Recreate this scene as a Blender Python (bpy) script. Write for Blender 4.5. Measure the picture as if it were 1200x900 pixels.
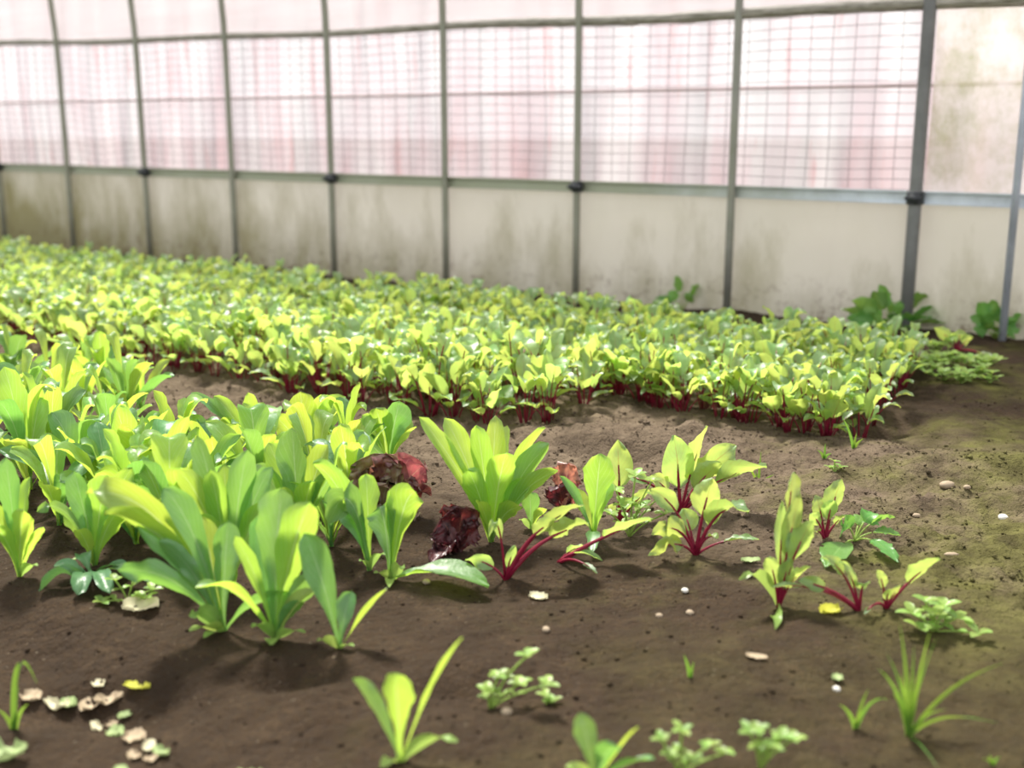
import bpy, math, random
import numpy as np
from mathutils import Vector, Matrix, noise

# ---------------------------------------------------------------- scene, camera, light
for o in list(bpy.data.objects):
    bpy.data.objects.remove(o)
SC = bpy.context.scene
COL = SC.collection
R = math.radians

cam_data = bpy.data.cameras.new('camera')
cam = bpy.data.objects.new('camera', cam_data)
COL.objects.link(cam)
cam.location = (0, 0, 0.52)
cam.rotation_euler = (R(90 - 12.75), 0, 0)
cam_data.sensor_width = 36
cam_data.lens = 40
cam_data.clip_start = 0.05
cam_data.clip_end = 200
cam_data.dof.use_dof = True
cam_data.dof.focus_distance = 1.62
cam_data.dof.aperture_fstop = 3.3
SC.camera = cam

SC.view_settings.view_transform = 'Standard'
SC.view_settings.look = 'None'
SC.view_settings.gamma = 1
SC.view_settings.use_curve_mapping = False
SC.view_settings.exposure = 0.12

world = bpy.data.worlds.new('sky')
SC.world = world
world.use_nodes = True
wb = world.node_tree.nodes['Background']
wb.inputs[0].default_value = (0.98, 0.98, 1.0, 1)      # milky sky: sunlight scattered by the house's plastic
wb.inputs[1].default_value = 1.25

sun_data = bpy.data.lights.new('sun', 'SUN')
sun_data.energy = 7.5
sun_data.angle = R(9)
sun_data.color = (1.0, 0.95, 0.86)
sun = bpy.data.objects.new('sun', sun_data)
COL.objects.link(sun)
SUN_FROM = Vector((-0.30, 0.66, 1.15))
sun.rotation_euler = SUN_FROM.to_track_quat('Z', 'Y').to_euler()
sun.location = SUN_FROM * 6

random.seed(11)
# garden frame: s runs along the wall, w is the distance from the wall into the house
YAW = R(34)
DX, DY = math.cos(YAW), -math.sin(YAW)
NX, NY = math.sin(YAW), math.cos(YAW)
DIST = 3.011
def G(s, w, z=0.0):
    return Vector((NX * (DIST - w) + DX * s, NY * (DIST - w) + DY * s, z))
def SW(x, y):
    return DX * x + DY * y, DIST - NX * x - NY * y
def sstep(a, b, t):
    t = min(1, max(0, (t - a) / (b - a)))
    return t * t * (3 - 2 * t)

HOLLOWS = [(0.66, 1.97, .085, .05, .04), (0.36, 1.72, .10, .035, .035), (0.17, 1.80, .06, .03, .03), (0.60, 1.80, .06, .03, -.012),
           (-0.22, 1.02, .045, .02, .016), (-0.27, 0.86, .04, .02, .02), (0.02, 1.23, .07, .03, .014), (-0.05, 0.98, .08, .03, .012),
           (0.10, 1.90, .10, .03, -.022), (0.33, 1.86, .10, .03, -.022), (-0.42, 2.02, .14, .04, -.02), (0.22, 1.05, .12, .05, -.012),
           (0.80, 1.75, .2, .04, -.015), (0.66, 1.50, .12, .06, .012), (-0.40, 1.0, .12, .035, .014), (0.12, 1.05, .10, .03, .010)]
def hgt(x, y):
    s, w = SW(x, y)
    v = Vector((x, y, 0))
    h = .013 * noise.noise(v * 2.6) + .009 * noise.noise(v * 7.3 + Vector((3, 1, 0)))
    fine = .0060 * noise.noise(v * 17) + .0034 * noise.noise(v * 47) + .0022 * noise.noise(v * 95)
    strip = sstep(1.1, 1.3, w) * (1 - sstep(1.6, 1.8, w))
    h += fine * (0.75 + 1.7 * strip)
    for cx, cy, rx, ry, d in HOLLOWS:
        q = ((x - cx) / rx) ** 2 + ((y - cy) / ry) ** 2
        if q < 9:
            h -= d * math.exp(-q)
    h -= .03 * sstep(2.30, 2.42, w) * (1 - sstep(-.75, -.45, s))
    return h

# ---------------------------------------------------------------- object helpers
def props(o, label=None, cat=None, group=None, kind=None):
    if label: o['label'] = label
    if cat: o['category'] = cat
    if group: o['group'] = group
    if kind: o['kind'] = kind
    return o
def link(name, data, parent=None):
    o = bpy.data.objects.new(name, data)
    COL.objects.link(o)
    if parent is not None: o.parent = parent
    return o
def empty(name, loc, rz=0):
    o = link(name, None)
    o.empty_display_size = .05
    o.location = loc
    o.rotation_euler = (0, 0, rz)
    return o

class MB:
    """collects quads with one uv per vertex and a material number per face"""
    def __init__(self):
        self.v, self.f, self.uv, self.m = [], [], [], []
    def grid(self, rows, uvs, mat=0, wrap=False):
        b = len(self.v); n = len(rows); m = len(rows[0])
        for r, u in zip(rows, uvs):
            self.v.extend(tuple(p) for p in r); self.uv.extend(u)
        for i in range(n - 1):
            for j in range(m if wrap else m - 1):
                k = (j + 1) % m
                self.f.append((b + i * m + j, b + i * m + k, b + (i + 1) * m + k, b + (i + 1) * m + j)); self.m.append(mat)
        return b
    def tube(self, pts, rad, sides=6, mat=0, caps=True):
        rows, uvs = [], []
        n = len(pts)
        for i, p in enumerate(pts):
            p = Vector(p)
            t = (Vector(pts[min(i + 1, n - 1)]) - Vector(pts[max(i - 1, 0)])).normalized()
            a = t.orthogonal() if abs(t.z) > .9 or i == 0 else t.orthogonal()
            ref = Vector((0.31, 0.95, 0.05)) if abs(t.y) < .85 else Vector((1, 0, .1))
            a = ref.cross(t).normalized(); c = t.cross(a)
            r = rad(i / max(1, n - 1)) if callable(rad) else rad
            rows.append([p + (a * math.cos(6.28318 * k / sides) + c * math.sin(6.28318 * k / sides)) * r for k in range(sides)])
            uvs.append([(k / sides, i / max(1, n - 1)) for k in range(sides)])
        b = self.grid(rows, uvs, mat, True)
        if caps and sides % 2 == 0:
            for base, rev in ((b, True), (b + (n - 1) * sides, False)):
                for k in range(sides // 2 - 1):
                    q = (base + k, base + k + 1, base + sides - 2 - k, base + sides - 1 - k)
                    self.f.append(q[::-1] if rev else q); self.m.append(mat)
        return b
    def box(self, c, sx, sy, sz, ax=Vector((1, 0, 0)), ay=Vector((0, 1, 0)), az=Vector((0, 0, 1)), mat=0):
        b = len(self.v)
        for k in range(8):
            p = Vector(c) + ax * sx * (.5 if k & 1 else -.5) + ay * sy * (.5 if k & 2 else -.5) + az * sz * (.5 if k & 4 else -.5)
            self.v.append(tuple(p)); self.uv.append((k & 1, (k >> 2) & 1))
        for q in ((0, 2, 3, 1), (4, 5, 7, 6), (0, 1, 5, 4), (2, 6, 7, 3), (0, 4, 6, 2), (1, 3, 7, 5)):
            self.f.append(tuple(b + i for i in q)); self.m.append(mat)
    def mesh(self, name, mats, smooth=True):
        me = bpy.data.meshes.new(name)
        V = np.array(self.v, np.float32); F = np.array(self.f, np.int32)
        fill_mesh(me, V, F, np.array(self.uv, np.float32), np.array(self.m, np.int32), smooth)
        for m in mats: me.materials.append(m)
        return me
    def build(self, name, mats, parent=None, smooth=True):
        return link(name, self.mesh(name, mats if isinstance(mats, (list, tuple)) else [mats], smooth), parent)

def fill_mesh(me, V, F, UV=None, M=None, smooth=True):
    k = F.shape[1]
    me.vertices.add(len(V)); me.vertices.foreach_set('co', V.astype(np.float32).ravel())
    me.loops.add(F.size); me.loops.foreach_set('vertex_index', F.astype(np.int32).ravel())
    me.polygons.add(len(F)); me.polygons.foreach_set('loop_start', np.arange(0, F.size, k, dtype=np.int32))
    if M is not None: me.polygons.foreach_set('material_index', M.astype(np.int32))
    me.polygons.foreach_set('use_smooth', np.full(len(F), smooth))
    if UV is not None:
        l = me.uv_layers.new(name='UVMap')
        l.data.foreach_set('uv', UV[F.ravel()].astype(np.float32).ravel())
    me.update(calc_edges=True)
    me.validate()

# ---------------------------------------------------------------- materials
def mat(name):
    m = bpy.data.materials.new(name); m.use_nodes = True
    nt = m.node_tree; nt.nodes.clear()
    return m, nt, lambda t, **k: node(nt, t, **k)
def node(nt, t, **k):
    n = nt.nodes.new(t)
    for a, b in k.items():
        if a.startswith('i_'):
            key = a[2:].replace('_', ' ')
            n.inputs[int(key) if key.isdigit() else key].default_value = b
        else: setattr(n, a, b)
    return n
def ramp(nt, fac, stops, interp='LINEAR'):
    r = nt.nodes.new('ShaderNodeValToRGB'); r.color_ramp.interpolation = interp
    e = r.color_ramp.elements
    while len(e) < len(stops): e.new(.5)
    for k, (p, c) in enumerate(stops):
        e[k].position = p; e[k].color = (*c, 1) if len(c) == 3 else c
    nt.links.new(fac, r.inputs[0])
    return r.outputs[0]
def math_n(nt, op, a, b=None):
    n = nt.nodes.new('ShaderNodeMath'); n.operation = op
    for i, x in enumerate((a, b)):
        if x is None: continue
        if isinstance(x, (int, float)): n.inputs[i].default_value = x
        else: nt.links.new(x, n.inputs[i])
    return n.outputs[0]
def mix(nt, fac, a, b, mode='MIX'):
    n = nt.nodes.new('ShaderNodeMix'); n.data_type = 'RGBA'; n.blend_type = mode
    for i, x in ((0, fac), (6, a), (7, b)):
        if isinstance(x, (int, float)): n.inputs[i].default_value = x
        elif isinstance(x, tuple): n.inputs[i].default_value = (*x, 1)
        else: nt.links.new(x, n.inputs[i])
    return n.outputs[2]
def noise_n(nt, scale, detail=3, rough=.55, vec=None):
    n = nt.nodes.new('ShaderNodeTexNoise')
    n.inputs['Scale'].default_value = scale; n.inputs['Detail'].default_value = detail; n.inputs['Roughness'].default_value = rough
    if vec is not None: nt.links.new(vec, n.inputs['Vector'])
    return n.outputs['Fac']

def leaf_material(name, front, trans, rib, rib_amount, rib_w, rough=.36, tmix=.5, hue=.02, val=.25, mottle=None, spec=.5, coat=.15):
    m, nt, N = mat(name); L = nt.links.new
    uv = N('ShaderNodeUVMap'); sep = N('ShaderNodeSeparateXYZ'); L(uv.outputs[0], sep.inputs[0])
    u, v = sep.outputs[0], sep.outputs[1]
    au = math_n(nt, 'ABSOLUTE', math_n(nt, 'SUBTRACT', u, .5))
    wid = math_n(nt, 'MULTIPLY', math_n(nt, 'SUBTRACT', 1.15, v), rib_w)
    ribm = math_n(nt, 'LESS_THAN', au, wid)
    # side veins: slanted lines running off the midrib
    sv = math_n(nt, 'FRACT', math_n(nt, 'SUBTRACT', math_n(nt, 'MULTIPLY', v, 8), math_n(nt, 'MULTIPLY', au, 7)))
    sv = math_n(nt, 'ABSOLUTE', math_n(nt, 'SUBTRACT', sv, .5))
    svm = math_n(nt, 'MULTIPLY', math_n(nt, 'LESS_THAN', sv, .045), .45)
    vein = math_n(nt, 'MULTIPLY', math_n(nt, 'MAXIMUM', ribm, svm), rib_amount)
    oi = N('ShaderNodeObjectInfo'); tc = N('ShaderNodeTexCoord')
    ns = noise_n(nt, 60, 2, .5, tc.outputs['Object'])
    isl = N('ShaderNodeNewGeometry').outputs['Random Per Island']
    rnd = math_n(nt, 'FRACT', math_n(nt, 'ADD', oi.outputs['Random'], isl))
    def tint(c):
        h = N('ShaderNodeHueSaturation'); h.inputs['Color'].default_value = (*c, 1)
        L(math_n(nt, 'ADD', math_n(nt, 'MULTIPLY', math_n(nt, 'SUBTRACT', rnd, .5), hue * 2), .5), h.inputs['Hue'])
        r2 = math_n(nt, 'FRACT', math_n(nt, 'MULTIPLY', rnd, 7.31))
        L(math_n(nt, 'ADD', math_n(nt, 'MULTIPLY', math_n(nt, 'SUBTRACT', r2, .5), val * 2), 1), h.inputs['Value'])
        o = h.outputs[0]
        if mottle: o = mix(nt, ramp(nt, ns, [(.42, (0, 0, 0)), (.62, (1, 1, 1))]), o, mottle)
        else: o = mix(nt, math_n(nt, 'MULTIPLY', ns, .35), o, tuple(x * .75 for x in c))
        return mix(nt, vein, o, rib)
    p = N('ShaderNodeBsdfPrincipled'); L(tint(front), p.inputs['Base Color'])
    p.inputs['Roughness'].default_value = rough; p.inputs['Specular IOR Level'].default_value = spec
    p.inputs['Coat Weight'].default_value = coat; p.inputs['Coat Roughness'].default_value = .44
    t = N('ShaderNodeBsdfTranslucent'); L(tint(trans), t.inputs['Color'])
    b = N('ShaderNodeBump'); b.inputs['Strength'].default_value = .6; b.inputs['Distance'].default_value = .002
    L(math_n(nt, 'SUBTRACT', noise_n(nt, 140, 2, .5, tc.outputs['Object']), math_n(nt, 'MULTIPLY', math_n(nt, 'MAXIMUM', ribm, svm), .8)), b.inputs['Height'])
    L(b.outputs[0], p.inputs['Normal'])
    ms = N('ShaderNodeMixShader'); ms.inputs[0].default_value = tmix
    L(p.outputs[0], ms.inputs[1]); L(t.outputs[0], ms.inputs[2])
    o = N('ShaderNodeOutputMaterial'); L(ms.outputs[0], o.inputs[0])
    return m
def plain(name, c, rough=.6, spec=.3, var=.25, scale=20, metal=0, trans=None):
    m, nt, N = mat(name); L = nt.links.new
    tc = N('ShaderNodeTexCoord')
    col = mix(nt, noise_n(nt, scale, 4, .6, tc.outputs['Object']), tuple(x * (1 - var) for x in c), tuple(min(1, x * (1 + var)) for x in c))
    p = N('ShaderNodeBsdfPrincipled'); L(col, p.inputs['Base Color'])
    p.inputs['Roughness'].default_value = rough; p.inputs['Metallic'].default_value = metal; p.inputs['Specular IOR Level'].default_value = spec
    o = N('ShaderNodeOutputMaterial'); sh = p.outputs[0]
    if trans:
        t = N('ShaderNodeBsdfTranslucent'); L(col, t.inputs['Color'])
        x = N('ShaderNodeMixShader'); x.inputs[0].default_value = trans
        L(p.outputs[0], x.inputs[1]); L(t.outputs[0], x.inputs[2]); sh = x.outputs[0]
    L(sh, o.inputs[0])
    return m

M_MUST = leaf_material('mustard_leaf', (.16, .37, .06), (.62, .84, .09), (.66, .78, .40), .6, .03, rough=.46, tmix=.56, spec=1.0, coat=.8, val=.2)
M_MUST_D = leaf_material('mustard_leaf_dark', (.09, .29, .08), (.34, .60, .09), (.5, .64, .38), .5, .03, tmix=.45, rough=.44, spec=1.0, val=.2, coat=.9)
M_BEET = leaf_material('beet_leaf', (.19, .38, .12), (.66, .82, .17), (.42, .22, .05), .55, .022, rough=.45, tmix=.5, hue=.02, val=.28, spec=1.0, coat=.9)
M_WEED = leaf_material('weed_leaf', (.14, .36, .07), (.34, .60, .10), (.3, .5, .15), .4, .03, tmix=.4)
M_CHICK = leaf_material('chickweed_leaf', (.29, .46, .10), (.50, .68, .14), (.4, .55, .2), .3, .03, tmix=.4)
M_ROS = leaf_material('rosette_leaf', (.10, .24, .09), (.2, .38, .08), (.3, .45, .2), .5, .03, tmix=.25)
M_LET = [leaf_material('lettuce_bronze', (.34, .27, .15), (.56, .42, .22), (.45, .45, .25), .5, .03, mottle=(.34, .19, .14), tmix=.4, spec=.9, coat=.6),
         leaf_material('lettuce_red', (.40, .17, .15), (.64, .20, .15), (.55, .35, .25), .5, .03, mottle=(.20, .05, .06), tmix=.45, spec=.9, coat=.6),
         leaf_material('lettuce_maroon', (.10, .025, .03), (.30, .04, .04), (.25, .08, .06), .5, .03, mottle=(.05, .015, .02), tmix=.35)]
M_STEM = plain('beet_stem', (.27, .012, .045), .35, .5, .4, 60, trans=.25)
M_GSTEM = plain('green_stem', (.32, .46, .10), .45, .4, .2, 60, trans=.25)
M_GRASS = leaf_material('grass_blade', (.12, .28, .04), (.32, .52, .06), (.3, .5, .12), .3, .04, tmix=.45)
M_LITTER = {'cream': plain('litter_cream', (.66, .62, .42), .6, .3, .2, 90, trans=.2), 'tan': plain('litter_tan', (.46, .37, .25), .7, .2, .25, 90, trans=.15),
            'green': plain('litter_green', (.36, .46, .20), .6, .3, .25, 90, trans=.2), 'yellow': plain('litter_yellow', (.55, .55, .06), .6, .3, .2, 90, trans=.3),
            'stone': plain('stone', (.34, .27, .19), .85, .2, .3, 120), 'white': plain('white_stone', (.7, .68, .62), .8, .2, .15, 120)}

def soil_material():
    m, nt, N = mat('soil'); L = nt.links.new
    geo = N('ShaderNodeNewGeometry'); P = geo.outputs['Position']
    big = noise_n(nt, 3.2, 5, .6, P); mid = noise_n(nt, 16, 5, .65, P); fin = noise_n(nt, 150, 4, .7, P)
    c = ramp(nt, mid, [(.30, (.021, .013, .007)), (.5, (.043, .027, .015)), (.72, (.084, .056, .032))])
    c = mix(nt, math_n(nt, 'MULTIPLY', big, .5), c, (.056, .037, .022))
    c = mix(nt, ramp(nt, fin, [(.35, (1, 1, 1)), (.62, (0, 0, 0))]), c, (.04, .028, .019))
    sp = ramp(nt, noise_n(nt, 260, 2, .5, P), [(.70, (0, 0, 0)), (.76, (1, 1, 1))])
    c = mix(nt, math_n(nt, 'MULTIPLY', sp, .5), c, (.30, .25, .18))
    # dry pale crust on the bare strip between the beds, moss on the open ground past the bed ends
    dot = N('ShaderNodeVectorMath', operation='DOT_PRODUCT'); L(P, dot.inputs[0]); dot.inputs[1].default_value = (NX, NY, 0)
    w = math_n(nt, 'SUBTRACT', DIST, dot.outputs['Value'])
    dots = N('ShaderNodeVectorMath', operation='DOT_PRODUCT'); L(P, dots.inputs[0]); dots.inputs[1].default_value = (DX, DY, 0)
    s = dots.outputs['Value']
    strip = ramp(nt, math_n(nt, 'MULTIPLY', w, .25), [(.20, (0, 0, 0)), (.30, (1, 1, 1)), (.40, (1, 1, 1)), (.47, (0, 0, 0))])
    dry = math_n(nt, 'MULTIPLY', strip, ramp(nt, mid, [(.3, (.25, .25, .25)), (.6, (1, 1, 1))]))
    c = mix(nt, math_n(nt, 'MULTIPLY', dry, .8), c, (.19, .145, .10))
    mo = math_n(nt, 'ADD', math_n(nt, 'MULTIPLY', math_n(nt, 'ADD', s, .80), 1.25), math_n(nt, 'MULTIPLY', math_n(nt, 'SUBTRACT', noise_n(nt, 5.5, 6, .7, P), .5), 2.4))
    mo = ramp(nt, mo, [(.25, (0, 0, 0)), (.75, (1, 1, 1))])
    mo = math_n(nt, 'MULTIPLY', mo, ramp(nt, math_n(nt, 'MULTIPLY', w, .25), [(.42, (1, 1, 1)), (.50, (.22, .22, .22))]))
    mossc = ramp(nt, mid, [(.35, (.050, .048, .012)), (.65, (.125, .130, .028))])
    c = mix(nt, math_n(nt, 'MULTIPLY', mo, .75), c, mossc)
    p = N('ShaderNodeBsdfPrincipled'); L(c, p.inputs['Base Color'])
    p.inputs['Roughness'].default_value = .95; p.inputs['Specular IOR Level'].default_value = .12
    b = N('ShaderNodeBump'); b.inputs['Strength'].default_value = 1.0; b.inputs['Distance'].default_value = .010
    L(math_n(nt, 'ADD', math_n(nt, 'MULTIPLY', fin, .5), noise_n(nt, 70, 4, .7, P)), b.inputs['Height']); L(b.outputs[0], p.inputs['Normal'])
    o = N('ShaderNodeOutputMaterial'); L(p.outputs[0], o.inputs[0])
    return m
M_SOIL = soil_material()

def film_material(name, kind):
    """plastic sheets; UV is (metres along the wall, metres up)"""
    m, nt, N = mat(name); L = nt.links.new
    uv = N('ShaderNodeUVMap')
    def stretched(sx, sy, scale, detail=4, rough=.6):
        mp = N('ShaderNodeMapping'); mp.inputs['Scale'].default_value = (sx, sy, 1); L(uv.outputs[0], mp.inputs[0])
        return noise_n(nt, scale, detail, rough, mp.outputs[0])
    sep = N('ShaderNodeSeparateXYZ'); L(uv.outputs[0], sep.inputs[0]); s, z = math_n(nt, 'SUBTRACT', sep.outputs[0], 10), sep.outputs[1]
    if kind == 'skirt':
        c = mix(nt, stretched(1, .5, 5, 5), (.62, .62, .51), (.76, .76, .67))
        low = math_n(nt, 'MULTIPLY', math_n(nt, 'SUBTRACT', .36, z), 1.9)
        left = math_n(nt, 'MULTIPLY', math_n(nt, 'SUBTRACT', math_n(nt, 'MULTIPLY', s, -1), 2.8), .24)
        a = math_n(nt, 'ADD', math_n(nt, 'ADD', low, math_n(nt, 'MAXIMUM', left, -.25)), math_n(nt, 'MULTIPLY', math_n(nt, 'SUBTRACT', stretched(2.2, .8, 3.2, 6, .65), .5), 2.0))
        alg = ramp(nt, a, [(.05, (0, 0, 0)), (1.0, (1, 1, 1))])
        c = mix(nt, math_n(nt, 'MULTIPLY', alg, .85), c, (.20, .19, .055))
        br = math_n(nt, 'MULTIPLY', ramp(nt, stretched(1, 1, 22, 5, .75), [(.52, (0, 0, 0)), (.66, (1, 1, 1))]), ramp(nt, z, [(.02, (1, 1, 1)), (.13, (0, 0, 0))]))
        c = mix(nt, math_n(nt, 'MULTIPLY', br, .75), c, (.12, .07, .035))
        tr, tl = .0, .55
    elif kind == 'panel':
        c = mix(nt, stretched(1, .6, 6, 5), (.80, .76, .70), (.95, .90, .88))
        mil = ramp(nt, stretched(1.4, 1, 4.5, 6, .72), [(.46, (0, 0, 0)), (.66, (1, 1, 1))])
        c = mix(nt, math_n(nt, 'MULTIPLY', mil, .8), c, (.34, .36, .13))
        tr, tl = .25, .6
    elif kind == 'upper':
        c = mix(nt, stretched(.5, 6, 5, 5), (.58, .54, .55), (.80, .75, .76))
        tr, tl = .36, .6
    elif kind == 'roll':
        c = mix(nt, ramp(nt, stretched(1, 20, 14, 5, .7), [(.38, (0, 0, 0)), (.62, (1, 1, 1))]), (.17, .16, .11), (.62, .58, .52))
        tr, tl = 0, .3
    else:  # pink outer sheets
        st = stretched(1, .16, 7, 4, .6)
        c = ramp(nt, st, [(.32, (.86, .58, .62)), (.43, (.90, .74, .78)), (.54, (.95, .88, .90)), (.62, (1, .99, .99))])  # highlights along the folds painted into the pink as white upright streaks
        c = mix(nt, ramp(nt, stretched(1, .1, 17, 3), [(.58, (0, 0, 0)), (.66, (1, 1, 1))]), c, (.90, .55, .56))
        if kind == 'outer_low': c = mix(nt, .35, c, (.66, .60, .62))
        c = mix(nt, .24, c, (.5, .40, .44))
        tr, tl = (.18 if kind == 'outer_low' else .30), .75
    p = N('ShaderNodeBsdfPrincipled'); L(c, p.inputs['Base Color']); p.inputs['Roughness'].default_value = .4 if kind != 'skirt' else .6
    t = N('ShaderNodeBsdfTranslucent'); L(c, t.inputs['Color'])
    a = N('ShaderNodeMixShader'); a.inputs[0].default_value = tl; L(p.outputs[0], a.inputs[1]); L(t.outputs[0], a.inputs[2])
    sh = a.outputs[0]
    if tr:
        q = N('ShaderNodeBsdfTransparent'); x = N('ShaderNodeMixShader'); x.inputs[0].default_value = tr
        L(sh, x.inputs[1]); L(q.outputs[0], x.inputs[2]); sh = x.outputs[0]
    o = N('ShaderNodeOutputMaterial'); L(sh, o.inputs[0])
    return m
def pipe_material(name, c, algae, rust=False):
    m, nt, N = mat(name); L = nt.links.new
    geo = N('ShaderNodeNewGeometry'); P = geo.outputs['Position']
    k = ramp(nt, noise_n(nt, 9, 5, .65, P), [(.35, (0, 0, 0)), (.7, (1, 1, 1))])
    col = mix(nt, k, c, tuple(x * .65 for x in c))
    sep = N('ShaderNodeVectorMath', operation='DOT_PRODUCT'); L(P, sep.inputs[0]); sep.inputs[1].default_value = (DX, DY, 0)
    al = ramp(nt, math_n(nt, 'ADD', math_n(nt, 'MULTIPLY', math_n(nt, 'ADD', sep.outputs['Value'], 1.2), -1.1), noise_n(nt, 4, 3, .6, P)), [(.2, (0, 0, 0)), (.9, (1, 1, 1))])
    col = mix(nt, math_n(nt, 'MULTIPLY', al, algae), col, (.30, .31, .18))
    if rust: col = mix(nt, ramp(nt, noise_n(nt, 14, 5, .7, P), [(.60, (0, 0, 0)), (.72, (1, 1, 1))]), col, (.16, .10, .065))
    p = N('ShaderNodeBsdfPrincipled'); L(col, p.inputs['Base Color']); p.inputs['Roughness'].default_value = .5; p.inputs['Metallic'].default_value = .25
    o = N('ShaderNodeOutputMaterial'); L(p.outputs[0], o.inputs[0])
    return m
M_PIPE = pipe_material('galvanised_pipe', (.31, .31, .295), .4)
M_THICK = pipe_material('rusted_pipe', (.21, .215, .21), .1, True)
M_PALE = pipe_material('pale_pipe', (.5, .54, .62), 0)
M_RAIL = pipe_material('rail_metal', (.70, .76, .82), .8)
M_CLAMP = plain('clamp_metal', (.06, .065, .07), .5, .4, .3, 60, .4)
M_WIRE = plain('net_wire', (.26, .23, .25), .6, .3, .1, 20)

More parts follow.
